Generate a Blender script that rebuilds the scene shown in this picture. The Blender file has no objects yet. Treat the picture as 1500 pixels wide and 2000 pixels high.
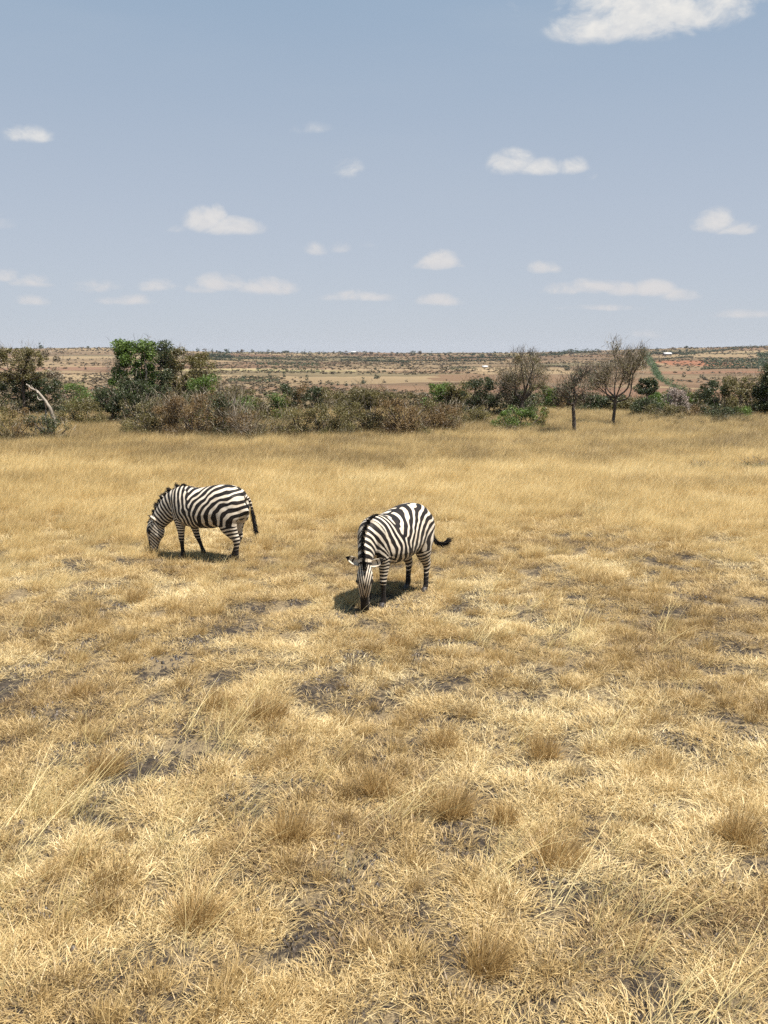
import bpy, bmesh, math, random
import numpy as np
from mathutils import Vector, Matrix

random.seed(7)
RNG = np.random.default_rng(11)
SC = bpy.context.scene
COL = SC.collection

# ------------------------------------------------------------------ camera
F = 1800.0; CX = 750.0; CY = 1000.0; HC = 3.5
TH = math.atan(310 / F)
cam_d = bpy.data.cameras.new('camera')
cam_d.sensor_fit = 'VERTICAL'; cam_d.sensor_height = 36.0; cam_d.lens = 36.0 * F / 2000.0
cam_d.clip_start = 0.1; cam_d.clip_end = 30000
cam = bpy.data.objects.new('camera', cam_d); COL.objects.link(cam)
cam.location = (0, 0, HC); cam.rotation_euler = (math.pi / 2 - TH, 0, 0)
SC.camera = cam

# ------------------------------------------------------------------ sun, sky, exposure
SUN_EL = math.radians(67); SUN_AZ = math.radians(122)      # azimuth clockwise from +Y
sd = Vector((math.sin(SUN_AZ) * math.cos(SUN_EL), math.cos(SUN_AZ) * math.cos(SUN_EL), math.sin(SUN_EL)))
sun_d = bpy.data.lights.new('sun', 'SUN'); sun_d.energy = 5.0; sun_d.angle = math.radians(0.6)
sun_d.color = (1.0, 0.95, 0.87)
sun = bpy.data.objects.new('sun', sun_d); COL.objects.link(sun)
sun.rotation_euler = (-sd).to_track_quat('-Z', 'Y').to_euler()
SC.view_settings.view_transform = 'Standard'; SC.view_settings.look = 'None'
SC.view_settings.exposure = 0.98; SC.view_settings.gamma = 1.0; SC.view_settings.use_curve_mapping = False
SC.render.engine = 'CYCLES'
cy = SC.cycles
cy.max_bounces = 5; cy.diffuse_bounces = 2; cy.glossy_bounces = 2; cy.transmission_bounces = 3
cy.transparent_max_bounces = 6; cy.volume_bounces = 0
cy.use_denoising = False; cy.sample_clamp_indirect = 4.0
cy.use_adaptive_sampling = False


class NT:
    """small helper to write node trees"""
    def __init__(s, tree): s.t = tree; s.n = tree.nodes; s.l = tree.links
    def new(s, t, **k):
        n = s.n.new(t)
        for a, b in k.items(): setattr(n, a, b)
        return n
    def put(s, sock, v):
        if isinstance(v, bpy.types.NodeSocket): s.l.new(v, sock)
        elif v is not None: sock.default_value = v
    def math(s, op, a, b=None, c=None, clamp=False):
        n = s.new('ShaderNodeMath', operation=op, use_clamp=clamp)
        s.put(n.inputs[0], a); s.put(n.inputs[1], b); s.put(n.inputs[2], c)
        return n.outputs[0]
    def vmath(s, op, a, b=None, scale=None):
        n = s.new('ShaderNodeVectorMath', operation=op)
        s.put(n.inputs[0], a); s.put(n.inputs[1], b)
        if scale is not None: s.put(n.inputs[3], scale)
        return n.outputs['Value'] if op in ('LENGTH', 'DOT_PRODUCT', 'DISTANCE') else n.outputs[0]
    def mix(s, f, a, b):
        n = s.new('ShaderNodeMix', data_type='RGBA')
        s.put(n.inputs[0], f); s.put(n.inputs[6], a); s.put(n.inputs[7], b)
        return n.outputs[2]
    def noise(s, vec, scale, detail=4, rough=0.55, dist=0.0):
        n = s.new('ShaderNodeTexNoise'); s.put(n.inputs['Vector'], vec)
        n.inputs['Scale'].default_value = scale; n.inputs['Detail'].default_value = detail
        n.inputs['Roughness'].default_value = rough; n.inputs['Distortion'].default_value = dist
        return n.outputs['Fac']
    def smooth(s, v, lo, hi, a=0.0, b=1.0):
        n = s.new('ShaderNodeMapRange', interpolation_type='SMOOTHSTEP')
        s.put(n.inputs[0], v); s.put(n.inputs[1], lo); s.put(n.inputs[2], hi); s.put(n.inputs[3], a); s.put(n.inputs[4], b)
        return n.outputs[0]


def c4(c): return (c[0], c[1], c[2], 1.0)


def pix_dir(px, py):
    r = Vector((1, 0, 0)); f = Vector((0, math.cos(TH), -math.sin(TH))); u = Vector((0, math.sin(TH), math.cos(TH)))
    return (f + r * ((px - CX) / F) - u * ((py - CY) / F)).normalized()


def az_el(px, py):
    d = pix_dir(px, py)
    return math.atan2(d.x, d.y), math.asin(d.z)


def build_world():
    w = bpy.data.worlds.new('World'); SC.world = w; w.use_nodes = True
    t = NT(w.node_tree); t.n.clear()
    out = t.new('ShaderNodeOutputWorld'); bg = t.new('ShaderNodeBackground')
    t.l.new(bg.outputs[0], out.inputs[0]); bg.inputs['Strength'].default_value = 0.0758
    sky = t.new('ShaderNodeTexSky', sky_type='NISHITA')
    sky.sun_disc = False; sky.sun_elevation = SUN_EL; sky.sun_rotation = SUN_AZ
    sky.altitude = 1200; sky.air_density = 1.0; sky.dust_density = 1.0; sky.ozone_density = 1.0
    tc = t.new('ShaderNodeTexCoord').outputs['Generated']
    sep = t.new('ShaderNodeSeparateXYZ'); t.l.new(tc, sep.inputs[0])
    X, Y, Z = sep.outputs
    az = t.math('ARCTAN2', X, Y); el = t.math('ARCSINE', Z)
    # thin high haze veils the blue evenly: greyer low down, bluer high up
    up = t.smooth(el, -0.02, 0.62)
    veil = t.mix(up, c4((3.60, 3.88, 4.42)), c4((1.45, 2.50, 3.66)))
    skyc = t.mix(0.85, t.vmath('SCALE', sky.outputs[0], None, .66), veil)
    cb = t.new('ShaderNodeCombineXYZ'); t.l.new(az, cb.inputs[0]); t.l.new(el, cb.inputs[1])
    ae = cb.outputs[0]
    streak = t.noise(t.vmath('MULTIPLY', ae, (1.6, 7.0, 1)), 1.3, 4, .55)
    skyc = t.mix(t.smooth(streak, .42, .85, 0, .30), skyc, c4((3.2, 3.65, 4.2)))
    # cumulus: (px, py, half width, half height, opacity), each turned into a direction in the sky
    CL = [(1275, -4, 175, 60, 1.1), (1180, 30, 100, 42, .95), (1400, -14, 75, 36, .8), (1010, 8, 22, 22, .22),
          (55, 259, 50, 17, .62), (610, 250, 48, 11, .25), (675, 325, 34, 21, .48),
          (1000, 311, 48, 27, .9), (1062, 323, 66, 18, .9), (1116, 322, 36, 17, .9), (1162, 346, 13, 9, .25),
          (400, 424, 44, 25, 1.0), (425, 416, 20, 20, .95), (455, 440, 62, 19, 1.0), (342, 441, 26, 10, .38),
          (618, 484, 28, 16, .5), (658, 480, 26, 16, .5), (730, 475, 24, 9, .18),
          (1392, 427, 40, 24, .95), (1440, 442, 44, 14, .75),
          (860, 506, 44, 20, .9), (853, 517, 60, 9, .5), (1064, 518, 32, 17, .72),
          (8, 536, 36, 12, .48), (64, 546, 44, 14, .55), (60, 584, 44, 11, .42),
          (190, 556, 54, 14, .42), (252, 584, 58, 13, .6), (308, 558, 46, 14, .62),
          (388, 563, 38, 11, .48), (432, 548, 56, 19, .75), (522, 557, 66, 18, .75),
          (702, 577, 84, 12, .6), (855, 584, 48, 14, .72),
          (1090, 562, 44, 14, .68), (1165, 555, 54, 18, .7), (1215, 562, 44, 15, .5), (1275, 560, 44, 18, .74),
          (1327, 574, 40, 13, .62), (1180, 600, 90, 8, .34), (1455, 612, 60, 10, .28), (1262, 652, 44, 11, .16),
          (-90, 420, 90, 26, .8), (-180, 560, 120, 16, .6), (-320, 300, 110, 40, .9), (1640, 300, 110, 34, .8),
          (1720, 560, 120, 16, .6), (1900, 470, 100, 30, .8), (-600, 500, 170, 34, .8), (2400, 420, 190, 46, .9)]
    nz = t.noise(t.vmath('MULTIPLY', ae, (1, 1.5, 1)), 24, 8, .62, .4)
    nz2 = t.noise(t.vmath('MULTIPLY', ae, (1, 1.4, 1)), 11, 3, .5)
    wob = t.math('MULTIPLY', t.math('SUBTRACT', nz2, .5), .012)
    el2 = t.math('ADD', el, wob)
    acc = None; acc2 = None
    for (px, py, hw, hh, op) in CL:
        if py > 500: op = min(1.0, op + .14)
        a, e = az_el(px, py)
        dpx = 1 / F * math.cos(e) ** 0
        w_, h_ = hw / F * 1.15, hh / F * 1.15
        da = t.math('MULTIPLY', t.math('SUBTRACT', az, a), 1 / w_)
        de = t.math('SUBTRACT', el2, e - h_ * .35); de0 = de
        # flat base: the lower half falls off faster than the top
        de = t.math('MAXIMUM', t.math('MULTIPLY', de, 1 / (h_ * 1.25)), t.math('MULTIPLY', de, -1 / (h_ * .62)))
        r2 = t.math('ADD', t.math('MULTIPLY', da, da), t.math('MULTIPLY', de, de))
        m = t.math('MULTIPLY', t.math('SUBTRACT', 1.0, r2), op)
        m2 = t.math('SUBTRACT', m, t.math('MULTIPLY', de0, .55 / h_))
        acc2 = m2 if acc2 is None else t.math('MAXIMUM', acc2, m2)
        acc = m if acc is None else t.math('MAXIMUM', acc, m)
        # cloud tops bright, bases greyer: height within the cloud
    body = t.math('ADD', acc, t.math('MULTIPLY', t.math('SUBTRACT', nz, .53), 2.6))
    dens = t.smooth(body, -.05, .98)
    dens = t.math('MULTIPLY', dens, t.smooth(acc, -.05, .45))
    dens = t.math('MULTIPLY', dens, t.smooth(el, 0.0, .32, .80, 1.0))
    tex = t.noise(t.vmath('MULTIPLY', ae, (1, 1.6, 1)), 60, 4, .6)
    base = t.mix(t.smooth(tex, .3, .7), c4((4.75, 4.80, 4.85)), c4((5.6, 5.5, 5.3)))
    low = t.smooth(el, 0.0, .25)
    base = t.mix(low, c4((4.85, 4.65, 4.6)), base)
    # bases of the clouds are greyer than their tops
    base = t.mix(t.smooth(t.math('SUBTRACT', acc2, acc), -.05, .55, 0, .75), base, c4((3.75, 3.95, 4.35)))
    fin = t.mix(t.math('MULTIPLY', dens, 1.0, clamp=True), skyc, base)
    t.l.new(fin, bg.inputs['Color'])


build_world()


# ------------------------------------------------------------------ numpy noise
def _hash(i, j, seed):
    h = (i.astype(np.int64) * 374761393 + j.astype(np.int64) * 668265263 + seed * 1274126177) & 0xffffffff
    h = ((h ^ (h >> 13)) * 1274126177) & 0xffffffff
    return ((h ^ (h >> 16)) & 0xffffff) / float(0xffffff)


def vnoise(x, y, seed=0):
    x = np.asarray(x, float); y = np.asarray(y, float)
    i = np.floor(x); j = np.floor(y); fx = x - i; fy = y - j
    fx = fx * fx * (3 - 2 * fx); fy = fy * fy * (3 - 2 * fy)
    a = _hash(i, j, seed); b = _hash(i + 1, j, seed); c = _hash(i, j + 1, seed); d = _hash(i + 1, j + 1, seed)
    return (a * (1 - fx) + b * fx) * (1 - fy) + (c * (1 - fx) + d * fx) * fy


def fbm(x, y, seed=0, octs=4):
    s = 0; a = .5; t = 0
    for k in range(octs):
        s = s + a * vnoise(x * 2 ** k, y * 2 ** k, seed + k * 17); t += a; a *= .55
    return s / t


def sstep(a, b, x):
    t = np.clip((x - a) / (b - a), 0, 1)
    return t * t * (3 - 2 * t)


# ------------------------------------------------------------------ terrain height
_RK = np.array([0, 52, 66, 95, 150, 300, 450, 700, 1100, 1500, 1750, 4000, 9000], float)
_PK = np.array([-1200, 0, 280, 450, 900, 1100, 1500, 2200, 3000], float)
_ZT = np.array([
    [0, 0, -.5, -2.6, -6.5, -11, -11, -9, -1, 12, 13, 10, 10],
    [0, 0, -.5, -2.6, -6.5, -11, -11, -9, -1, 11, 12, 9, 9],
    [0, 0, -.5, -2.6, -6.5, -11, -11, -9, -1, 10, 11, 8, 8],
    [0, 0, -.5, -2.6, -6.5, -11, -10, -7.9, -3.5, 3.4, 4, 4, 4],
    [0, 0, -.5, -2.6, -6.5, -12, -10.5, -8.5, -4.5, 2, 2.6, 3.4, 3.4],
    [0, 0, -.5, -2.6, -6.5, -12, -11, -9, -2.8, 6, 6.5, 5, 5],
    [0, 0, -.5, -2.6, -6.5, -12, -13, -10.5, 0.5, 15, 15, 9, 9],
    [0, 0, -.5, -2.6, -6.5, -12, -13, -10, 3, 19, 19, 10, 10],
    [0, 0, -.5, -2.6, -6.5, -12, -13, -10, 3, 19, 19, 10, 10]], float)
_rl = np.linspace(math.log(3), math.log(9000), 500)
_pl = np.linspace(-1200, 3000, 240)
_tmp = np.array([np.interp(np.exp(_rl), _RK, row) for row in _ZT])
_LUT = np.array([np.interp(_pl, _PK, _tmp[:, k]) for k in range(len(_rl))]).T


def _sm(a, n, axis):
    k = np.hanning(2 * n + 3)[1:-1]; k /= k.sum()
    p = np.pad(a, [(n, n) if i == axis else (0, 0) for i in range(2)], mode='edge')
    return np.apply_along_axis(lambda v: np.convolve(v, k, 'valid'), axis, p)


_LUT = _sm(_sm(_LUT, 8, 1), 9, 0)
_LUT[:, np.exp(_rl) < 48] = 0


def ground_z(x, y):
    x = np.asarray(x, float); y = np.asarray(y, float)
    r = np.hypot(x, y); az = np.arctan2(x, np.abs(y) + 1e-6)
    px = np.clip(CX + F * np.tan(np.clip(az, -.9, .9)), -1200, 3000)
    ri = np.clip((np.log(np.maximum(r, 3.01)) - _rl[0]) / (_rl[1] - _rl[0]), 0, len(_rl) - 1.001)
    pi = np.clip((px + 1200) / (_pl[1] - _pl[0]), 0, len(_pl) - 1.001)
    a = ri.astype(int); b = pi.astype(int); fa = ri - a; fb = pi - b
    z = (_LUT[b, a] * (1 - fa) + _LUT[b, a + 1] * fa) * (1 - fb) + (_LUT[b + 1, a] * (1 - fa) + _LUT[b + 1, a + 1] * fa) * fb
    near = 1 - sstep(45, 75, r)
    z = z + near * ((fbm(x / 2.6, y / 2.6, 3, 4) - .5) * .16 + (fbm(x / .75, y / .75, 13, 2) - .5) * .085 * (1 - sstep(14, 24, r)) + (vnoise(x / 9, y / 9, 5) - .5) * .10)
    z = z + sstep(120, 400, r) * (fbm(x / 160, y / 160, 9, 4) - .5) * (3.0 + 4.0 * sstep(900, 1400, r))
    return z


def gz(x, y): return float(ground_z(np.array([x]), np.array([y]))[0])


def gnd(px, py):
    """near-ground point under a pixel (flat plain)"""
    d = pix_dir(px, py); t = -HC / d.z
    x, y = d.x * t, d.y * t
    return x, y


def at(px, Y):
    depth = Y * math.cos(TH) + HC * math.sin(TH)
    return (px - CX) / F * depth, Y


def far(px, py, r0=170, r1=1750):
    """far-terrain point seen at a pixel"""
    rs = np.exp(np.linspace(math.log(r0), math.log(r1), 500))
    d = pix_dir(px, py); a = math.atan2(d.x, d.y)
    xs = np.sin(a) * rs; ys = np.cos(a) * rs
    zs = ground_z(xs, ys)
    zr = HC + rs * d.z / math.hypot(d.x, d.y)
    k = np.argmax(zs >= zr) if np.any(zs >= zr) else int(np.argmax(zs / rs))
    return float(xs[k]), float(ys[k])


# ------------------------------------------------------------------ mesh helpers
def mesh_np(name, V, Fc, mat=None, smooth=False, attrs=None):
    """V (n,3), Fc list of int arrays of equal-length faces"""
    me = bpy.data.meshes.new(name)
    V = np.asarray(V, np.float32)
    if not isinstance(Fc, list): Fc = [Fc]
    Fc = [np.asarray(f, np.int32) for f in Fc if len(f)]
    nl = sum(f.size for f in Fc); nf = sum(len(f) for f in Fc)
    me.vertices.add(len(V)); me.vertices.foreach_set('co', V.ravel())
    me.loops.add(nl); me.loops.foreach_set('vertex_index', np.concatenate([f.ravel() for f in Fc]))
    me.polygons.add(nf)
    tot = np.concatenate([np.full(len(f), f.shape[1], np.int32) for f in Fc])
    st = np.concatenate([[0], np.cumsum(tot)[:-1]]).astype(np.int32)
    me.polygons.foreach_set('loop_start', st)
    me.polygons.foreach_set('loop_total', tot)
    if smooth: me.polygons.foreach_set('use_smooth', np.ones(nf, bool))
    for k, v in (attrs or {}).items():
        a = me.attributes.new(k, 'FLOAT', 'POINT'); a.data.foreach_set('value', np.asarray(v, np.float32))
    me.update(calc_edges=True); me.validate()
    if mat: me.materials.append(mat)
    return me


def link(name, me, parent=None, loc=None):
    o = bpy.data.objects.new(name, me); COL.objects.link(o)
    if parent is not None:
        o.parent = parent
        if name in ('blades', 'crown', 'twigs', 'mane', 'forelock', 'tail_tuft'): o['kind'] = 'stuff'
    if loc is not None: o.location = loc
    return o


def thing(name, label, cat, loc=(0, 0, 0), rz=0.0, group=None):
    o = bpy.data.objects.new(name, None); COL.objects.link(o)
    o.empty_display_size = .2; o.location = loc; o.rotation_euler = (0, 0, rz)
    o['label'] = label; o['category'] = cat
    if group: o['group'] = group
    return o


def tag(o, label=None, cat=None, group=None, kind=None):
    if label: o['label'] = label
    if cat: o['category'] = cat
    if group: o['group'] = group
    if kind: o['kind'] = kind
    return o


def catmull(P, n):
    P = np.asarray(P, float); m = len(P)
    t = np.linspace(0, m - 1, n); i = np.clip(t.astype(int), 0, m - 2); f = (t - i)[:, None]
    Q = np.vstack([2 * P[0] - P[1], P, 2 * P[-1] - P[-2]])
    a, b, c, d = Q[i], Q[i + 1], Q[i + 2], Q[i + 3]
    return .5 * ((2 * b) + (-a + c) * f + (2 * a - 5 * b + 4 * c - d) * f ** 2 + (-a + 3 * b - 3 * c + d) * f ** 3)


# ------------------------------------------------------------------ materials
MATS = {}


def mat(name):
    m = bpy.data.materials.new(name); m.use_nodes = True
    t = NT(m.node_tree); t.n.clear()
    o = t.new('ShaderNodeOutputMaterial')
    MATS[name] = m
    return m, t, o


def leaf_mat(name, ca, cb, cc, trans=.3, scale=1.4, inst=False):
    """foliage or blades: colour from a per-leaf tint plus soft world noise"""
    m, t, o = mat(name)
    at_ = t.new('ShaderNodeAttribute', attribute_name='tint').outputs['Fac']
    pos = t.new('ShaderNodeNewGeometry').outputs['Position']
    n = t.noise(pos, scale, 3, .6)
    v = t.math('ADD', t.math('MULTIPLY', at_, .65), t.math('MULTIPLY', t.smooth(n, .3, .7), .35))
    if inst:
        ti = t.new('ShaderNodeAttribute', attribute_name='ptint', attribute_type='INSTANCER').outputs['Fac']
        v = t.math('ADD', t.math('MULTIPLY', v, .75), t.math('SUBTRACT', t.math('MULTIPLY', ti, .5), .12))
    c = t.mix(t.smooth(v, .0, .5), c4(ca), c4(cb))
    c = t.mix(t.smooth(v, .5, 1.0), c, c4(cc))
    d = t.new('ShaderNodeBsdfDiffuse'); t.l.new(c, d.inputs[0])
    tr = t.new('ShaderNodeBsdfTranslucent'); t.l.new(c, tr.inputs[0])
    mx = t.new('ShaderNodeMixShader'); mx.inputs[0].default_value = trans
    t.l.new(d.outputs[0], mx.inputs[1]); t.l.new(tr.outputs[0], mx.inputs[2])
    g = t.new('ShaderNodeBsdfGlossy'); g.inputs['Roughness'].default_value = .5
    m2 = t.new('ShaderNodeMixShader'); m2.inputs[0].default_value = .035
    t.l.new(mx.outputs[0], m2.inputs[1]); t.l.new(g.outputs[0], m2.inputs[2])
    t.l.new(m2.outputs[0], o.inputs[0])
    return m


def bark_mat(name, a, b, scale=9):
    m, t, o = mat(name)
    pos = t.new('ShaderNodeNewGeometry').outputs['Position']
    n = t.noise(t.vmath('MULTIPLY', pos, (1, 1, .35)), scale, 5, .65)
    p = t.new('ShaderNodeBsdfPrincipled'); p.inputs['Roughness'].default_value = .9
    t.l.new(t.mix(t.smooth(n, .3, .7), c4(a), c4(b)), p.inputs['Base Color'])
    bmp = t.new('ShaderNodeBump'); bmp.inputs['Strength'].default_value = .5; bmp.inputs['Distance'].default_value = .02
    t.l.new(n, bmp.inputs['Height']); t.l.new(bmp.outputs[0], p.inputs['Normal'])
    t.l.new(p.outputs[0], o.inputs[0])
    return m


def terrain_mat():
    m, t, o = mat('terrain')
    pos = t.new('ShaderNodeNewGeometry').outputs['Position']
    sp = t.new('ShaderNodeSeparateXYZ'); t.l.new(pos, sp.inputs[0])
    flat = t.vmath('MULTIPLY', pos, (1, 1, 0))
    dist = t.vmath('LENGTH', flat)
    # plain: grey-brown soil under straw litter
    n1 = t.noise(pos, 1.1, 6, .62); n2 = t.noise(pos, 14, 5, .7); n3 = t.noise(pos, 70, 3, .7)
    soil = t.mix(t.smooth(n2, .35, .7), c4((.034, .027, .022)), c4((.090, .070, .052)))
    straw = t.mix(t.smooth(n3, .35, .65), c4((.12, .088, .05)), c4((.30, .225, .13)))
    near = t.mix(t.smooth(t.math('ADD', n1, t.math('MULTIPLY', t.math('SUBTRACT', n2, .5), .9)), .44, .60), soil, straw)
    # far land: stubble, red soil, pale fallow and green strips in fields
    nf = t.noise(t.vmath('MULTIPLY', flat, (.45, 1.0, 0)), .012, 6, .62, .6)
    nr = t.noise(t.vmath('MULTIPLY', flat, (.4, 1.0, 0)), .007, 5, .6, .8)
    ng = t.noise(t.vmath('MULTIPLY', flat, (.35, 1.0, 0)), .0062, 4, .55)
    ns = t.noise(flat, .12, 4, .7)
    land = t.mix(t.smooth(nf, .34, .62), c4((.115, .074, .042)), c4((.215, .152, .085)))
    land = t.mix(t.smooth(nr, .48, .66, 0, .85), land, c4((.155, .085, .048)))
    land = t.mix(t.smooth(ng, .56, .70, 0, .75), land, c4((.10, .10, .05)))
    land = t.mix(t.smooth(ns, .50, .66, 0, .6), land, c4((.08, .06, .035)))
    vor = t.new('ShaderNodeTexVoronoi', feature='F1'); vor.inputs['Scale'].default_value = .011
    nv_ = t.new('ShaderNodeTexNoise'); nv_.inputs['Scale'].default_value = .016; nv_.inputs['Detail'].default_value = 5; nv_.inputs['Roughness'].default_value = .6
    t.l.new(flat, nv_.inputs['Vector'])
    wv = t.vmath('ADD', flat, t.vmath('SCALE', t.vmath('SUBTRACT', nv_.outputs['Color'], (.5, .5, .5)), None, 95.0))
    t.l.new(t.vmath('MULTIPLY', wv, (.6, 1.0, 0)), vor.inputs['Vector'])
    sepc = t.new('ShaderNodeSeparateColor'); t.l.new(vor.outputs['Color'], sepc.inputs[0])
    land = t.mix(t.smooth(sepc.outputs[0], .62, .70, 0, .55), land, c4((.30, .22, .12)))
    land = t.mix(t.smooth(sepc.outputs[1], .76, .82, 0, .7), land, c4((.13, .070, .040)))
    land = t.mix(t.smooth(sepc.outputs[2], .86, .94, 0, .45), land, c4((.09, .095, .045)))
    # bare red cut on the right-hand slope
    far_ = land; nzp = t.math('SUBTRACT', t.noise(flat, .02, 4, .65), .5)
    for (px, py, rx, ry, cc, k) in ((1358, 710, 30, 80, (.36, .150, .078), .9), (1420, 727, 70, 26, (.30, .15, .085), .7), (1290, 770, 60, 40, (.30, .16, .09), .6),
                                    (110, 737, 90, 40, (.44, .32, .18), .6), (60, 720, 60, 40, (.34, .19, .12), .6), (170, 760, 40, 14, (.30, .14, .08), .6),
                                    (470, 722, 90, 22, (.50, .42, .20), .8), (900, 760, 110, 30, (.26, .145, .085), .6), (640, 722, 130, 20, (.50, .36, .21), .7),
                                    (1070, 760, 60, 40, (.25, .145, .09), .6)):
        x0, y0 = far(px, py)
        cc = tuple(v * .66 for v in cc)
        q = t.vmath('MULTIPLY', t.vmath('SUBTRACT', flat, (x0, y0, 0)), (1 / rx, 1 / ry, 0))
        mk = t.math('ADD', t.vmath('LENGTH', q), t.math('MULTIPLY', nzp, 2.2))
        far_ = t.mix(t.smooth(mk, 1.15, .8, 0, k), far_, c4(cc))
    col = t.mix(t.smooth(dist, 70, 130), near, t.vmath('SCALE', far_, None, .84))
    p = t.new('ShaderNodeBsdfPrincipled'); p.inputs['Roughness'].default_value = .95
    p.inputs['Specular IOR Level'].default_value = .15
    t.l.new(col, p.inputs['Base Color'])
    bmp = t.new('ShaderNodeBump'); bmp.inputs['Strength'].default_value = .9; bmp.inputs['Distance'].default_value = .05
    t.l.new(t.math('ADD', n2, t.math('MULTIPLY', n3, .4)), bmp.inputs['Height']); t.l.new(bmp.outputs[0], p.inputs['Normal'])
    t.l.new(p.outputs[0], o.inputs[0])
    return m


def zebra_mat():
    m, t, o = mat('zebra_coat')
    s = t.new('ShaderNodeAttribute', attribute_name='stripe').outputs['Fac']
    dk = t.new('ShaderNodeAttribute', attribute_name='dirt').outputs['Fac']
    tc = t.new('ShaderNodeTexCoord').outputs['Object']
    n = t.noise(tc, 9, 4, .6); nf = t.noise(t.vmath('MULTIPLY', tc, (1, 1, .5)), 160, 2, .6)
    edge = t.math('ADD', s, t.math('MULTIPLY', t.math('SUBTRACT', nf, .5), .35))
    k = t.smooth(edge, -.13, .13)
    white = t.mix(t.smooth(n, .35, .75), c4((.62, .545, .445)), c4((.50, .415, .31)))
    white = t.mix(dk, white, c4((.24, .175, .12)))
    black = t.mix(t.smooth(n, .4, .8), c4((.009, .007, .0065)), c4((.024, .017, .013)))
    p = t.new('ShaderNodeBsdfPrincipled'); p.inputs['Roughness'].default_value = .6
    p.inputs['Specular IOR Level'].default_value = .18
    p.inputs['Sheen Weight'].default_value = .04
    t.l.new(t.mix(k, white, black), p.inputs['Base Color'])
    bmp = t.new('ShaderNodeBump'); bmp.inputs['Strength'].default_value = .35; bmp.inputs['Distance'].default_value = .004
    t.l.new(nf, bmp.inputs['Height']); t.l.new(bmp.outputs[0], p.inputs['Normal'])
    t.l.new(p.outputs[0], o.inputs[0])
    return m


def plain_mat(name, c, rough=.6, c2=None, scale=20):
    m, t, o = mat(name)
    p = t.new('ShaderNodeBsdfPrincipled'); p.inputs['Roughness'].default_value = rough
    pos = t.new('ShaderNodeTexCoord').outputs['Object']
    c2 = c2 or tuple(v * .7 for v in c)
    t.l.new(t.mix(t.noise(pos, scale, 4, .6), c4(c), c4(c2)), p.inputs['Base Color'])
    t.l.new(p.outputs[0], o.inputs[0])
    return m


M_TERR = terrain_mat()
M_ZEB = zebra_mat()
M_HOOF = plain_mat('hoof_horn', (.05, .04, .035), .5)
M_EYE = plain_mat('eye_dark', (.01, .007, .006), .12)
M_MAT = leaf_mat('straw_mat', (0.170, 0.105, 0.051), (0.531, 0.383, 0.174), (0.787, 0.647, 0.372), .30, 2.2, True)
M_TUS = leaf_mat('tussock_straw', (0.205, 0.128, 0.051), (0.512, 0.358, 0.151), (0.753, 0.588, 0.300), .34, 2.6, True)
M_TALL = leaf_mat('tall_straw', (0.248, 0.172, 0.082), (0.707, 0.531, 0.246), (0.813, 0.670, 0.372), .42, .5, True)
M_STEM = leaf_mat('pale_stem', (0.516, 0.392, 0.158), (0.632, 0.506, 0.238), (0.716, 0.596, 0.324), .25, 1.0, True)
M_TUS1 = leaf_mat('tussock_blade', (0.205, 0.123, 0.047), (0.462, 0.310, 0.125), (0.685, 0.511, 0.253), .32, 6.0)

L_GREEN = leaf_mat('leaf_fresh_green', (0.044, 0.071, 0.014), (0.098, 0.154, 0.028), (0.187, 0.256, 0.050), .3)
L_DARK = leaf_mat('leaf_dark_green', (0.025, 0.034, 0.013), (0.051, 0.066, 0.025), (0.090, 0.107, 0.043), .25)
L_OLIVE = leaf_mat('leaf_olive', (0.066, 0.057, 0.020), (0.135, 0.116, 0.038), (0.213, 0.180, 0.066), .28)
L_BROWN = leaf_mat('leaf_red_brown', (0.107, 0.064, 0.026), (0.189, 0.121, 0.049), (0.271, 0.184, 0.082), .28)
L_YELL = leaf_mat('leaf_yellow_green', (0.090, 0.078, 0.021), (0.164, 0.139, 0.041), (0.238, 0.197, 0.074), .3)
L_GREY = leaf_mat('twig_grey_brown', (0.094, 0.072, 0.049), (0.168, 0.135, 0.094), (0.262, 0.221, 0.160), .0)
L_DTWIG = leaf_mat('twig_dark', (0.045, 0.031, 0.021), (0.090, 0.064, 0.043), (0.156, 0.115, 0.078), .0)
L_PINK = leaf_mat('blossom_pale', (0.262, 0.197, 0.172), (0.377, 0.312, 0.271), (0.508, 0.443, 0.394), .2)
L_FAR = leaf_mat('leaf_far_green', (0.023, 0.034, 0.016), (0.041, 0.057, 0.026), (0.074, 0.090, 0.041), .1, .05)
L_FARB = leaf_mat('leaf_far_brown', (0.049, 0.037, 0.025), (0.086, 0.066, 0.041), (0.131, 0.098, 0.061), .1, .05)
L_CROP = leaf_mat('leaf_crop', (0.037, 0.059, 0.025), (0.059, 0.087, 0.037), (0.087, 0.112, 0.050), .1, .05)
L_OLIVEGREEN = leaf_mat('leaf_hedge', (.040, .068, .024), (.066, .105, .038), (.100, .145, .056), .1, .05)
B_DARK = bark_mat('bark_dark', (.040, .030, .023), (.105, .082, .062))
B_GREY = bark_mat('bark_grey', (.120, .095, .075), (.260, .215, .170))
B_PALE = bark_mat('bark_bleached', (.20, .165, .13), (.36, .31, .25))


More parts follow.
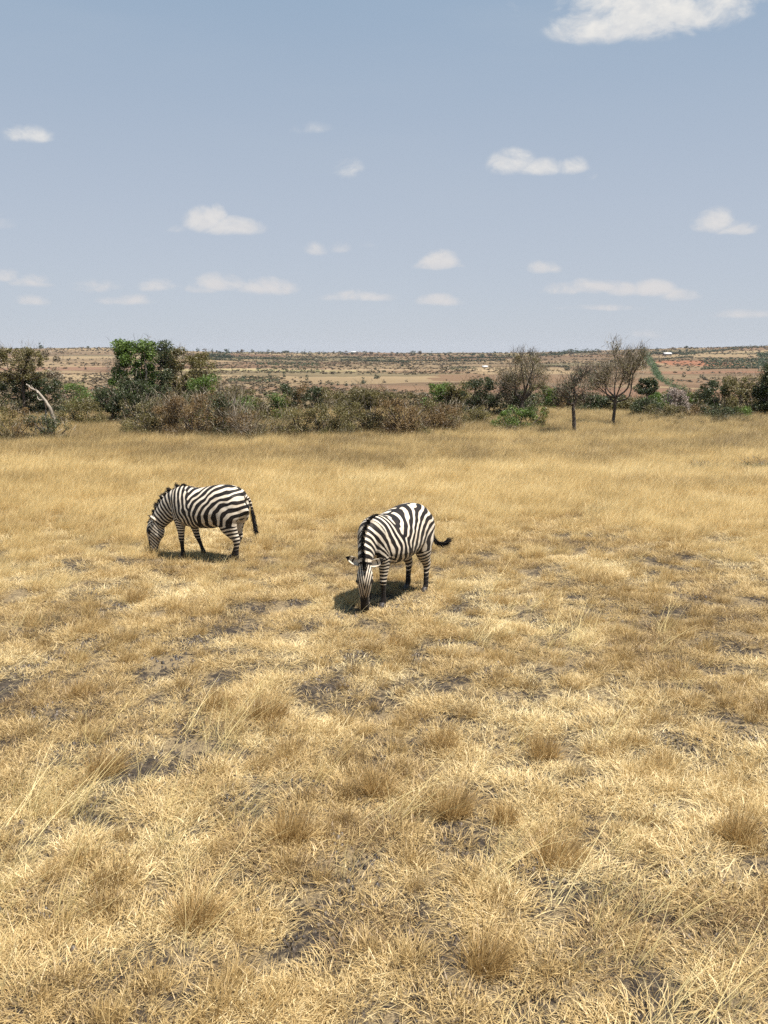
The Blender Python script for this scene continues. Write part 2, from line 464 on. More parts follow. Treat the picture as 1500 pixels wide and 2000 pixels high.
# ================================================================== LARGE STRUCTURE: terrain
def build_ground():
    a_f = np.radians(np.concatenate([np.arange(-180, -36, 3.0), np.arange(-36, 36, .3), np.arange(36, 180, 3.0)]))
    rs = np.concatenate([[.6], np.exp(np.linspace(math.log(1.5), math.log(62), 190)),
                         np.exp(np.linspace(math.log(64), math.log(1900), 190)), [2300, 2700, 3200]])
    A, R = np.meshgrid(a_f, rs)
    X = R * np.sin(A); Y = R * np.cos(A); Z = ground_z(X, Y)
    na = len(a_f); nr = len(rs)
    V = np.stack([X.ravel(), Y.ravel(), Z.ravel()], 1)
    i, j = np.meshgrid(np.arange(nr - 1), np.arange(na), indexing='ij')
    j2 = (j + 1) % na
    Q = np.stack([i * na + j, (i + 1) * na + j, (i + 1) * na + j2, i * na + j2], -1).reshape(-1, 4)
    V = np.vstack([V, [[0, 0, gz(0, 0)]]]); c = len(V) - 1
    j = np.arange(na)
    T = np.stack([np.full(na, c), j, (j + 1) % na], 1)
    Q = Q[:, ::-1]; T = T[:, ::-1]
    me = mesh_np('ground', V, [Q, T], M_TERR, smooth=True)
    o = link('ground', me); tag(o, 'dry savanna ground falling to a wide valley of reddish fields', kind='structure')


build_ground()


# ================================================================== grass
def blades(rng, n, rad, hmin, hmax, wid, lean=0.0, curl=.6, spread=.5, flat=0.0, segs=3, center_bias=1.0, wind=(1, 0.15)):
    """n curved tapering blades rooted in a disc; returns V, Q, T, tint"""
    ang = rng.uniform(0, 2 * math.pi, n); rr = rad * rng.uniform(0, 1, n) ** (.5 * center_bias)
    bx = rr * np.cos(ang); by = rr * np.sin(ang)
    L = rng.uniform(hmin, hmax, n)
    da = ang + rng.normal(0, .9, n)
    tilt = np.abs(rng.normal(0, spread, n)) + flat * rng.uniform(.6, 1.0, n)
    tilt = np.clip(tilt, 0, 1.5)
    d = np.stack([np.cos(da) * np.sin(tilt), np.sin(da) * np.sin(tilt), np.cos(tilt)], 1)
    d[:, 0] += wind[0] * lean * rng.uniform(.3, 1.2, n); d[:, 1] += wind[1] * lean * rng.uniform(-.5, 1.2, n)
    d /= np.linalg.norm(d, axis=1)[:, None]
    side_a = rng.uniform(0, 2 * math.pi, n)
    sd_ = np.stack([np.cos(side_a), np.sin(side_a), np.zeros(n)], 1)
    w = wid * rng.uniform(.6, 1.4, n)
    cur = curl * rng.uniform(.2, 1.3, n)
    hor = np.stack([d[:, 0] + .3 * rng.normal(0, 1, n), d[:, 1] + .3 * rng.normal(0, 1, n), np.full(n, -.35) ], 1)
    hor /= np.linalg.norm(hor, axis=1)[:, None] + 1e-9
    P = []; pos = np.stack([bx, by, np.full(n, -.01)], 1); dd = d.copy()
    P.append(pos.copy())
    for k in range(segs):
        pos = pos + dd * (L / segs)[:, None]
        P.append(pos.copy())
        dd = dd + hor * (cur / segs)[:, None]; dd /= np.linalg.norm(dd, axis=1)[:, None]
    V = []
    for k in range(segs):
        ww = w * (1 - .75 * (k / segs))
        V.append(P[k] - sd_ * ww[:, None] * .5); V.append(P[k] + sd_ * ww[:, None] * .5)
    V.append(P[segs])
    nv = 2 * segs + 1
    V = np.stack(V, 1).reshape(-1, 3)
    V[:, 2] = np.maximum(V[:, 2], -.012 + .004 * rng.uniform(0, 1, len(V)))
    b = np.arange(n)[:, None] * nv
    Q = np.concatenate([b + np.array([2 * k, 2 * k + 1, 2 * k + 3, 2 * k + 2]) for k in range(segs - 1)])
    T = b + np.array([2 * segs - 2, 2 * segs - 1, 2 * segs])
    return V, Q, T, np.repeat(rng.uniform(0, 1, n), nv)


def join(parts):
    V = []; Q = []; T = []; A = []; o = 0
    for v, q, t, a in parts:
        V.append(v); A.append(a)
        if len(q): Q.append(q + o)
        if len(t): T.append(t + o)
        o += len(v)
    return np.vstack(V), (np.vstack(Q) if Q else np.zeros((0, 4), int)), (np.vstack(T) if T else np.zeros((0, 3), int)), np.concatenate(A)


def proto_collection(name, metas, m):
    c = bpy.data.collections.new(name)
    for k, pt in enumerate(metas):
        V, Q, T, a = pt
        me = mesh_np(name, V, [Q, T], m, attrs={'tint': a})
        o = bpy.data.objects.new('%s_%02d' % (name, k), me); c.objects.link(o)
    return c


def scatter(name, label, pts, rotz, scl, tint, coll, tilt=None):
    """one 'stuff' object: points carrying instanced tufts"""
    n = len(pts); me = bpy.data.meshes.new(name)
    me.vertices.add(n); me.vertices.foreach_set('co', np.asarray(pts, np.float32).ravel())
    rv = np.zeros((n, 3), np.float32); rv[:, 2] = rotz
    if tilt is not None: rv[:, :2] = tilt
    a = me.attributes.new('prot', 'FLOAT_VECTOR', 'POINT'); a.data.foreach_set('vector', rv.ravel())
    sv = np.asarray(scl, np.float32)
    if sv.ndim == 1: sv = np.repeat(sv[:, None], 3, 1)
    a = me.attributes.new('pscl', 'FLOAT_VECTOR', 'POINT'); a.data.foreach_set('vector', np.ascontiguousarray(sv).ravel())
    a = me.attributes.new('ptint', 'FLOAT', 'POINT'); a.data.foreach_set('value', np.asarray(tint, np.float32))
    k = len(coll.objects)
    a = me.attributes.new('pidx', 'INT', 'POINT'); a.data.foreach_set('value', RNG.integers(0, k, n).astype(np.int32))
    o = link(name, me); tag(o, label, kind='stuff')
    ng = bpy.data.node_groups.new(name, 'GeometryNodeTree')
    ng.interface.new_socket('Geometry', in_out='INPUT', socket_type='NodeSocketGeometry')
    ng.interface.new_socket('Geometry', in_out='OUTPUT', socket_type='NodeSocketGeometry')
    N = ng.nodes; L = ng.links
    gi = N.new('NodeGroupInput'); go = N.new('NodeGroupOutput')
    ip = N.new('GeometryNodeInstanceOnPoints'); ci = N.new('GeometryNodeCollectionInfo')
    ci.inputs['Collection'].default_value = coll; ci.inputs['Separate Children'].default_value = True
    ci.inputs['Reset Children'].default_value = True
    ip.inputs['Pick Instance'].default_value = True
    def na(nm, ty):
        x = N.new('GeometryNodeInputNamedAttribute'); x.data_type = ty; x.inputs['Name'].default_value = nm
        return x.outputs['Attribute']
    L.new(gi.outputs[0], ip.inputs['Points']); L.new(ci.outputs[0], ip.inputs['Instance'])
    L.new(na('pidx', 'INT'), ip.inputs['Instance Index'])
    L.new(na('prot', 'FLOAT_VECTOR'), ip.inputs['Rotation']); L.new(na('pscl', 'FLOAT_VECTOR'), ip.inputs['Scale'])
    L.new(ip.outputs[0], go.inputs[0])
    md = o.modifiers.new('scatter', 'NODES'); md.node_group = ng
    return o


def plain_points(density, r0, r1, half=.50, rng=RNG):
    """uniform points over the visible wedge of the plain between distances r0 and r1"""
    W = 2 * (half * r1 + 2.0); n = int(density * W * (r1 - r0))
    y = rng.uniform(r0, r1, n); x = rng.uniform(-W / 2, W / 2, n)
    k = np.abs(x) < half * y + 2.0
    return x[k], y[k]


# bare, grey patches of trodden soil seen in the photograph (px, py, half width px, half height px)
BARE = [(455, 1222, 60, 14), (310, 1372, 50, 14), (470, 1535, 50, 30), (800, 1725, 60, 30), (490, 1750, 70, 26),
        (1290, 1425, 60, 18), (1470, 1420, 50, 16), (720, 1555, 36, 14), (260, 1440, 60, 16), (960, 1705, 40, 18),
        (640, 1330, 40, 14), (330, 1135, 32, 5), (240, 1385, 30, 10), (1140, 1480, 40, 18), (1180, 1750, 60, 24),
        (320, 1985, 70, 30), (180, 1900, 90, 26), (100, 1480, 50, 20), (970, 1310, 40, 12), (1360, 1710, 50, 20),
        (640, 1760, 60, 22), (860, 1790, 40, 18), (130, 1175, 30, 6), (60, 1300, 40, 12)]
_B = []
for (px, py, hw, hh) in BARE:
    x0, y0 = gnd(px, py); xa, _ = gnd(px + hw, py); _, ya = gnd(px, py - hh); _, yb = gnd(px, py + hh)
    _B.append((x0, (ya + yb) / 2, abs(xa - x0) * .70, abs(ya - yb) / 2 * .70))


def bare(x, y):
    v = np.zeros_like(x)
    for (bx, by, hx, hy) in _B:
        q = ((x - bx) / hx) ** 2 + ((y - by) / hy) ** 2
        v = np.maximum(v, np.exp(-q * .9))
    n = fbm(x / .45, y / .38, 31, 4)
    gen = sstep(.62, .72, n) * .7
    v = np.maximum(v * (.1 + 1.7 * sstep(.35, .65, fbm(x / .20, y / .20, 8, 3))), gen)
    return v * (1 - sstep(13, 19, y))


def build_grass():
    r = np.random.default_rng(5)
    # --- low matted straw
    mats = []
    for k in range(10):
        mats.append(join([blades(r, 120, .17, .05, .15, .0058, curl=2.4, spread=.5, flat=.85),
                          blades(r, 50, .15, .05, .12, .0050, curl=1.6, spread=.6)]))
    cm = proto_collection('straw_mat', mats, M_MAT)
    xs = []; ys = []
    for (d, a, b) in ((66, 3.2, 9), (56, 9, 15), (44, 15, 24), (22, 24, 34)):
        x, y = plain_points(d, a, b); xs.append(x); ys.append(y)
    x = np.concatenate(xs); y = np.concatenate(ys)
    hol = sstep(.51, .385, fbm(x / .30, y / .30, 19, 3)) * (1 - sstep(16, 22, y))
    keep = (r.uniform(0, 1, len(x)) > np.clip(bare(x, y) * 2.1, 0, .90)) & (r.uniform(0, 1, len(x)) > hol * .9)
    x = x[keep]; y = y[keep]; z = ground_z(x, y)
    n = fbm(x / 1.7, y / 1.7, 41, 4); n2 = vnoise(x / .35, y / .35, 43)
    tint = np.clip((n - .5) * 2.2 + .58 + (n2 - .5) * .7, 0, 1)
    s = r.uniform(.7, 1.35, len(x)) * (1 + .5 * sstep(14, 26, y)) * (1 + .10 * sstep(9, 6, y))
    sc = np.stack([s, s, s * r.uniform(.55, 1.25, len(x))], 1)
    scatter('matted_grass', 'low mat of pale dead grass covering the near plain', np.stack([x, y, z], 1),
            r.uniform(0, 6.28, len(x)), sc, tint, cm)
    print('mat', len(x))
    # --- clods and dung-dark crumbs lying on the bare soil
    cl_ = []
    for k in range(5):
        V = []; Q = []; A = []
        for q in range(14):
            c = np.array([r.uniform(-.15, .15), r.uniform(-.15, .15), .004]); rr_ = r.uniform(.006, .020)
            ang = np.arange(5) * 1.2566 + r.uniform(0, 1)
            lo = np.stack([c[0] + rr_ * np.cos(ang), c[1] + rr_ * np.sin(ang), np.full(5, -.008)], 1) + r.normal(0, rr_ * .12, (5, 3))
            hi_ = np.stack([c[0] + rr_ * .6 * np.cos(ang), c[1] + rr_ * .6 * np.sin(ang), np.full(5, rr_ * .9)], 1) + r.normal(0, rr_ * .15, (5, 3))
            o = q * 10; V += [lo, hi_]; A.append(np.full(10, r.uniform()))
            Q += [(o + i, o + (i + 1) % 5, o + 5 + (i + 1) % 5, o + 5 + i) for i in range(5)] + [(o + 5, o + 6, o + 7, o + 8)]
        cl_.append((np.vstack(V), np.array(Q), np.zeros((0, 3), int), np.concatenate(A)))
    cc_ = proto_collection('clod', cl_, leaf_mat('clod_soil', (.030, .024, .020), (.065, .050, .038), (.13, .10, .072), .0, 3.0, True))
    x, y = plain_points(26, 3.2, 14); k = r.uniform(0, 1, len(x)) < bare(x, y) * 2.0
    x = x[k]; y = y[k]
    scatter('soil_clods', 'dark clods and crumbs lying on the bare soil patches', np.stack([x, y, ground_z(x, y)], 1), r.uniform(0, 6.28, len(x)), r.uniform(.6, 1.5, len(x)), r.uniform(0, 1, len(x)), cc_)
    # --- small upright tufts
    tus = []
    for k in range(8):
        tus.append(join([blades(r, 100, .10, .12, .30, .0050, lean=.25, curl=1.2, spread=.5),
                         blades(r, 60, .13, .06, .18, .0050, curl=1.8, spread=.8)]))
    ct = proto_collection('tuft', tus, M_TUS)
    xs = []; ys = []
    for (d, a, b) in ((22, 3.2, 9), (20, 9, 16), (20, 16, 28)):
        x, y = plain_points(d, a, b); xs.append(x); ys.append(y)
    x = np.concatenate(xs); y = np.concatenate(ys)
    n = fbm(x / 1.1, y / 1.1, 71, 4)
    keep = (r.uniform(0, 1, len(x)) < sstep(.38, .66, n) + .12) & (r.uniform(0, 1, len(x)) > bare(x, y) * 1.8) & (r.uniform(0, 1, len(x)) > .80 * sstep(.51, .385, fbm(x / .30, y / .30, 19, 3)))
    x = x[keep]; y = y[keep]; z = ground_z(x, y)
    t2 = np.clip(fbm(x / 2.3, y / 2.3, 77, 3) * 1.5 - .3 + r.normal(0, .16, len(x)) + .35 * sstep(11, 18, y), 0, 1)
    s = r.uniform(.35, .95, len(x)) * (1 + .25 * sstep(12, 22, y))
    scatter('tufted_grass', 'brownish gold grass tufts dotted across the plain', np.stack([x, y, z], 1),
            r.normal(0, .6, len(x)), s, t2, ct)
    print('tuft', len(x))
    # --- tall wind-bent meadow grass further out
    tall = []
    for k in range(8):
        tall.append(join([blades(r, 230, .34, .22, .46, .0062, lean=.55, curl=1.1, spread=.30),
                          blades(r, 60, .34, .36, .62, .0045, lean=.6, curl=1.2, spread=.25)]))
    cl = proto_collection('tall_tuft', tall, M_TALL)
    xs = []; ys = []
    for (d, a, b) in ((7, 12, 20), (9, 20, 34), (8, 34, 48), (6, 48, 66)):
        x, y = plain_points(d, a, b); xs.append(x); ys.append(y)
    x = np.concatenate(xs); y = np.concatenate(ys)
    n = fbm(x / 3.2, y / 3.2, 91, 4)
    lim = .04 + sstep(13.5, 22, y + (n - .5) * 14)
    # grazed lane round the two zebras stays short
    keep = r.uniform(0, 1, len(x)) < lim
    x = x[keep]; y = y[keep]; z = ground_z(x, y)
    # greyer and browner in front of the thicket, palest in the middle
    t3 = .72 + (fbm(x / 5, y / 2.2, 97, 4) - .5) * 1.3 + r.normal(0, .12, len(x)) - .80 * sstep(25.5, 33, y + (fbm(x / 6, y / 6, 98, 3) - .5) * 12)
    s = r.uniform(.6, 1.15, len(x)) * (.65 + .45 * sstep(15, 26, y))
    dk = np.zeros(len(x))
    for (px, py, hw, hh) in ((1480, 916, 70, 7), (1380, 916, 50, 4), (1330, 922, 40, 3)):
        x0, y0 = gnd(px, py); xa, _ = gnd(px + hw, py); _, ya = gnd(px, py - hh)
        dk = np.maximum(dk, np.exp(-(((x - x0) / (xa - x0)) ** 2 + ((y - y0) / (ya - y0)) ** 2)))
    t3 = t3 * (1 - dk) - .5 * dk
    kk = r.uniform(0, 1, len(x)) > dk * .92; x = x[kk]; y = y[kk]; z = z[kk]; t3 = t3[kk]; s = s[kk]; dk = dk[kk]
    s = s * (1 - .35 * dk)
    scatter('tall_grass', 'tall pale golden grass bent by the wind before the bushes', np.stack([x, y, z], 1),
            r.normal(0, .35, len(x)), s, np.clip(t3, 0, 1), cl)
    print('tall', len(x))
    # --- long seed stalks leaning right
    st = []
    for k in range(8):
        a = blades(r, 6, .12, .45, 1.0, .0058, lean=1.05, curl=.8, spread=.22, segs=6)
        b = blades(r, 14, .08, .20, .45, .0036, lean=.5, curl=.8, spread=.3, segs=4)
        st.append(join([a, b]))
    cs = proto_collection('stalk', st, M_STEM)
    x, y = plain_points(14, 3.2, 12.5); x2, y2 = plain_points(3.5, 12.5, 22)
    x = np.concatenate([x, x2]); y = np.concatenate([y, y2])
    n = fbm(x / 1.6, y / 1.6, 111, 3)
    hot = np.zeros(len(x))
    for (px, py, rr, w_) in ((120, 1640, 1.3, 1.2), (60, 1760, 1.0, 1.0), (1270, 1870, .8, 1.1), (880, 1620, .5, .5), (420, 1420, .7, .5), (1000, 1250, 1.2, .4)):
        x0, y0 = gnd(px, py); hot = np.maximum(hot, w_ * np.exp(-((x - x0) ** 2 + (y - y0) ** 2) / rr ** 2))
    keep = r.uniform(0, 1, len(x)) < sstep(.48, .75, n) * .16 + .01 + hot * .8
    x = x[keep]; y = y[keep]; z = ground_z(x, y)
    scatter('seed_stalks', 'long pale seed stalks leaning right over the short grass', np.stack([x, y, z], 1),
            r.normal(0, .5, len(x)), r.uniform(.6, 1.1, len(x)), r.uniform(.1, 1, len(x)), cs)
    print('stalk', len(x))


build_grass()


def tussocks():
    """the dense clumps one can single out in the foreground"""
    r = np.random.default_rng(23)
    spec = [(882, 1585, 100, 95, 'round brown grass tussock at the middle right of the foreground, spiky top'),
            (425, 1372, 85, 60, 'small round grass tussock on bare ground left of centre, below the zebras'),
            (1062, 1462, 90, 70, 'dark-based grass tussock beside grey bare soil at middle right'),
            (735, 1535, 100, 80, 'wide brown grass tussock at the very middle of the foreground'),
            (1085, 1680, 130, 85, 'orange-brown grass tussock beneath a long arching stalk at lower right'),
            (565, 1640, 110, 100, 'tall reddish brown grass clump at lower left of centre with dark stems'),
            (262, 1172, 60, 55, 'upright pale grass clump on the ground below the left zebra'),
            (773, 1250, 60, 45, 'small grass clump on the open ground below the right zebra'),
            (985, 1600, 70, 60, 'dark brown low tussock just right of the round spiky one'),
            (945, 1890, 120, 100, 'dark tall tussock near the bottom edge right of centre'),
            (200, 1500, 110, 70, 'spreading golden tussock at the left with thin upright blades'),
            (865, 1440, 90, 60, 'golden brown tussock directly above the round spiky tussock'),
            (520, 1395, 110, 80, 'wide feathery tussock left of centre with long thin blades'),
            (160, 1350, 80, 50, 'low straw-coloured tussock near the left edge under the left zebra'),
            (1440, 1640, 110, 90, 'broad brown tussock at the right edge of the foreground'),
            (380, 1800, 130, 90, 'large ragged tussock near the bottom left with dark base')]
    for (px, py, w, h, lab) in spec:
        lx = r.uniform(.05, .45)
        x, y = gnd(px, py); D = math.hypot(math.hypot(x, y), HC)
        R = w / F * D * .42; H = h / F * D * .88
        n = int(250 * min(1.6, (w * h / 7000) ** .5 + .5))
        V, Q, T, a = join([blades(r, n, R * .60, H * .35, H * 1.15, .0050, lean=lx, curl=.8, spread=.48, segs=4),
                           blades(r, n // 2, R * .9, H * .3, H * .6, .0050, curl=1.4, spread=.75)])
        me = mesh_np('blades', V, [Q, T], M_TUS1, attrs={'tint': a * .9})
        o = thing('grass_tussock', lab, 'grass tussock', (x, y, gz(x, y)), 0, 'grass tussocks standing out of the short grass')
        link('blades', me, o)


tussocks()


# ================================================================== trees and bushes
class Tubes:
    def __init__(s, sides=5): s.V = []; s.Q = []; s.A = []; s.n = 0; s.k = sides
    def path(s, pts, rads, tint=.5):
        pts = np.asarray(pts, float); k = s.k; m = len(pts)
        tang = np.gradient(pts, axis=0); tang /= np.linalg.norm(tang, axis=1)[:, None] + 1e-9
        ref = np.array([.31, .95, .1]) if abs(tang[0][2]) > .8 else np.array([0, 0, 1.])
        u = np.cross(tang, ref); u /= np.linalg.norm(u, axis=1)[:, None] + 1e-9
        w = np.cross(tang, u); a = np.arange(k) * 2 * math.pi / k
        R = np.asarray(rads)[:, None, None]
        ring = pts[:, None, :] + R * (u[:, None, :] * np.cos(a)[None, :, None] + w[:, None, :] * np.sin(a)[None, :, None])
        s.V.append(ring.reshape(-1, 3)); s.A.append(np.full(m * k, tint))
        i, j = np.meshgrid(np.arange(m - 1), np.arange(k), indexing='ij'); j2 = (j + 1) % k
        s.Q.append((np.stack([i * k + j, i * k + j2, (i + 1) * k + j2, (i + 1) * k + j], -1).reshape(-1, 4)) + s.n)
        s.n += m * k
    def mesh(s, name, m):
        return mesh_np(name, np.vstack(s.V), [np.vstack(s.Q)], m, smooth=True, attrs={'tint': np.concatenate(s.A)})


def branch(rng, tb, p, d, L, rad, depth, tips, spread=.6, up=.25, nseg=4, kids=(2, 4), gnarl=.22, minr=.006):
    pts = [np.array(p, float)]; d = np.array(d, float); d /= np.linalg.norm(d)
    for k in range(nseg):
        d = d + rng.normal(0, gnarl, 3) + np.array([0, 0, up * .3]); d /= np.linalg.norm(d)
        pts.append(pts[-1] + d * L / nseg)
    r1 = max(rad * .55, minr)
    tb.path(pts, np.linspace(rad, r1, nseg + 1), rng.uniform())
    if depth <= 0:
        tips.append((pts[-1], d)); tips.append((pts[nseg // 2], d)); return
    for q in range(rng.integers(kids[0], kids[1] + 1)):
        t = rng.uniform(.45, 1.0) if q else 1.0
        b = pts[min(nseg, int(round(t * nseg)))]
        nd = d + rng.normal(0, spread, 3); nd[2] = nd[2] * .8 + up
        branch(rng, tb, b, nd, L * rng.uniform(.55, .8), r1 * rng.uniform(.7, .95), depth - 1, tips, spread, up, max(3, nseg - 1), kids, gnarl, minr)


def leaf_cloud(rng, C, n, clump, size, squash=.75):
    """n small folded leaves gathered round the clump centres C"""
    C = np.asarray(C); k = rng.integers(0, len(C), n)
    cr = clump * rng.uniform(.6, 1.4, len(C))
    off = rng.normal(0, 1, (n, 3)); off /= np.linalg.norm(off, axis=1)[:, None] + 1e-9
    off *= (cr[k] * rng.uniform(.25, 1.0, n) ** .6)[:, None]; off[:, 2] *= squash
    P = C[k] + off
    a = rng.normal(0, 1, (n, 3)); a[:, 2] *= .6; a /= np.linalg.norm(a, axis=1)[:, None]
    b = rng.normal(0, 1, (n, 3)); b -= a * np.sum(a * b, 1)[:, None]; b /= np.linalg.norm(b, axis=1)[:, None]
    c = np.cross(a, b)
    s = size * rng.uniform(.55, 1.3, n)[:, None]
    V = np.stack([P - a * s * .6, P + b * s * .36 + c * s * .10, P + a * s * .6, P - b * s * .36 + c * s * .10], 1).reshape(-1, 3)
    Q = np.arange(n * 4).reshape(-1, 4)
    ct = rng.uniform(0, 1, len(C))
    tint = np.repeat(np.clip(.55 * ct[k] + .45 * rng.uniform(0, 1, n), 0, 1), 4)
    return V, Q, tint


def twig_cloud(rng, C, n, L, wid, up=.5, out=None):
    """n fine crossing twigs"""
    C = np.asarray(C); k = rng.integers(0, len(C), n)
    P = C[k] + rng.normal(0, L * .45, (n, 3))
    d = rng.normal(0, .8, (n, 3)); d[:, 2] = np.abs(d[:, 2]) * .6 + up
    if out is not None: d += .8 * (P - out) / (np.linalg.norm(P - out, axis=1)[:, None] + .1)
    d /= np.linalg.norm(d, axis=1)[:, None]
    side = np.cross(d, rng.normal(0, 1, (n, 3))); side /= np.linalg.norm(side, axis=1)[:, None] + 1e-9
    l = L * rng.uniform(.4, 1.2, n)[:, None]; w = wid * rng.uniform(.6, 1.4, n)[:, None]
    mid = P + d * l * .55 + rng.normal(0, .06, (n, 3)) * l
    end = mid + (d + rng.normal(0, .35, (n, 3))) * l * .45
    V = np.stack([P - side * w * .5, P + side * w * .5, mid + side * w * .35, mid - side * w * .35, end], 1).reshape(-1, 3)
    b = np.arange(n)[:, None] * 5
    return V, b + np.array([0, 1, 2, 3]), b + np.array([3, 2, 4]), np.repeat(rng.uniform(0, 1, n), 5)


def dome_pts(rng, n, w, dpt, h, z0=0.0, shell=.55, lump=.25):
    """clump centres filling a lumpy dome"""
    P = []
    sd_ = rng.integers(0, 9999)
    while len(P) < n:
        v = rng.normal(0, 1, 3); v /= np.linalg.norm(v); v[2] = abs(v[2]) * 1.0 if rng.uniform() < .8 else -abs(v[2]) * .35
        a = math.atan2(v[1], v[0])
        k = 1 - lump + 2 * lump * float(vnoise(np.array([a * 1.3 + 20]), np.array([v[2] * 3 + 20]), sd_)[0])
        r_ = (shell + (1 - shell) * rng.uniform()) * k
        P.append((v[0] * w * .5 * r_, v[1] * dpt * .5 * r_, z0 + max(.08, v[2] * r_ + .0) * (h - z0)))
    return np.array(P)


def bush(name, label, cat, px, w_px, top_py, Y, leaf, n_leaf=2600, size=.085, twig=L_DTWIG, n_twig=500, twl=.5,
         base_h=0.0, seed=1, stems=5, bark=B_DARK, trunk=0.0, clump=.30, ncl=None, group='bushes and small trees along the edge of the plain',
         lump=.22, shell=.3, sq=.85, dx=0.0, leaf2=None, f2=0.0, depth=None, twid=.016):
    """a multi-stemmed bush or small tree; Y is its distance, w_px and top_py fix its real size"""
    rng = np.random.default_rng(seed)
    x, y = at(px, Y); z = gz(x, y)
    dep = Y * math.cos(TH) + HC * math.sin(TH)
    w = w_px / F * dep
    d = pix_dir(px, top_py); ztop = HC + Y * d.z / d.y
    h = ztop - z
    # dry grass round the foot hides the lowest stems
    root = thing(name, label, cat, (x, y, z), 0, group)
    tb = Tubes(5); tips = []
    z0 = base_h * h
    C = dome_pts(rng, int((ncl or int(26 + 34 * min(2.2, w * h / 8))) * 1.6), w * .86, (depth or min(w, 3.5)) * .86, h * .93, z0, shell, lump)
    hi = np.percentile(C[:, 2], 88)
    C[:, 2] = z0 + (C[:, 2] - z0) * (h - z0 - clump * .45) / max(hi - z0, .1)
    zt = h - clump * .45
    over = C[:, 2] > zt; C[over, 2] = zt - rng.uniform(0, .22, over.sum()) * (h - z0)
    q0, q1 = np.percentile(C[:, 0], [6, 94]); C[:, 0] = np.clip((C[:, 0] - (q0 + q1) / 2) * (w - clump * 1.2) / (q1 - q0), -w * .52, w * .52)
    if trunk > 0:
        top = np.array([dx, 0, z0 + .12 * (h - z0)])
        tr = [np.zeros(3) - [0, 0, .1], top * .35 + rng.normal(0, .05, 3), top * .7 + rng.normal(0, .06, 3), top]
        tb.path(catmull(tr, 9), np.linspace(trunk, trunk * .72, 9), .4)
        starts = [top] * max(4, stems)
    else:
        starts = [np.array([rng.normal(0, w * .10), rng.normal(0, .2), -.05]) for _ in range(stems)]
    sel = rng.choice(len(C), min(len(C), max(stems * 3, 12)), replace=False)
    for q, ci in enumerate(sel):
        s0 = starts[q % len(starts)]; e = C[ci]
        m1 = s0 * .6 + e * .4 + rng.normal(0, .10, 3) * h * .35; m2 = s0 * .25 + e * .75 + rng.normal(0, .08, 3) * h * .3
        m1[2] = max(m1[2], .1); m2[2] = max(m2[2], .1)
        r0 = (trunk * .5 if trunk else .035) * rng.uniform(.7, 1.2)
        tb.path(catmull([s0, m1, m2, e], 8), np.linspace(r0, .010, 8), rng.uniform())
    me = tb.mesh('trunk', bark); link('trunk' if trunk else 'stems', me, root)
    if n_leaf:
        V, Q, t = leaf_cloud(rng, C, int(n_leaf * 3.0), clump * .95, size * .92, sq)
        V[:, 2] = np.maximum(V[:, 2], .0)
        me = mesh_np('crown', V, [Q], leaf, attrs={'tint': t}); 
        if leaf2 is not None:
            me.materials.append(leaf2)
            k = np.zeros(len(Q), np.int32)
            # a second species grows into part of it
            cx = V.reshape(-1, 4, 3)[:, 0, 0]; k[cx > (1 - 2 * f2) * w * .5 + rng.normal(0, .15, len(Q))] = 1
            me.polygons.foreach_set('material_index', k)
        link('crown', me, root)
    if n_twig:
        V, Q, T, t = twig_cloud(rng, C, int(n_twig * .42), twl * .9, twid * .85, .4, np.array([0, 0, h * .2]))
        V[:, 2] = np.maximum(V[:, 2], .0)
        me = mesh_np('twigs', V, [Q, T], twig, attrs={'tint': t}); link('twigs', me, root)
    return root


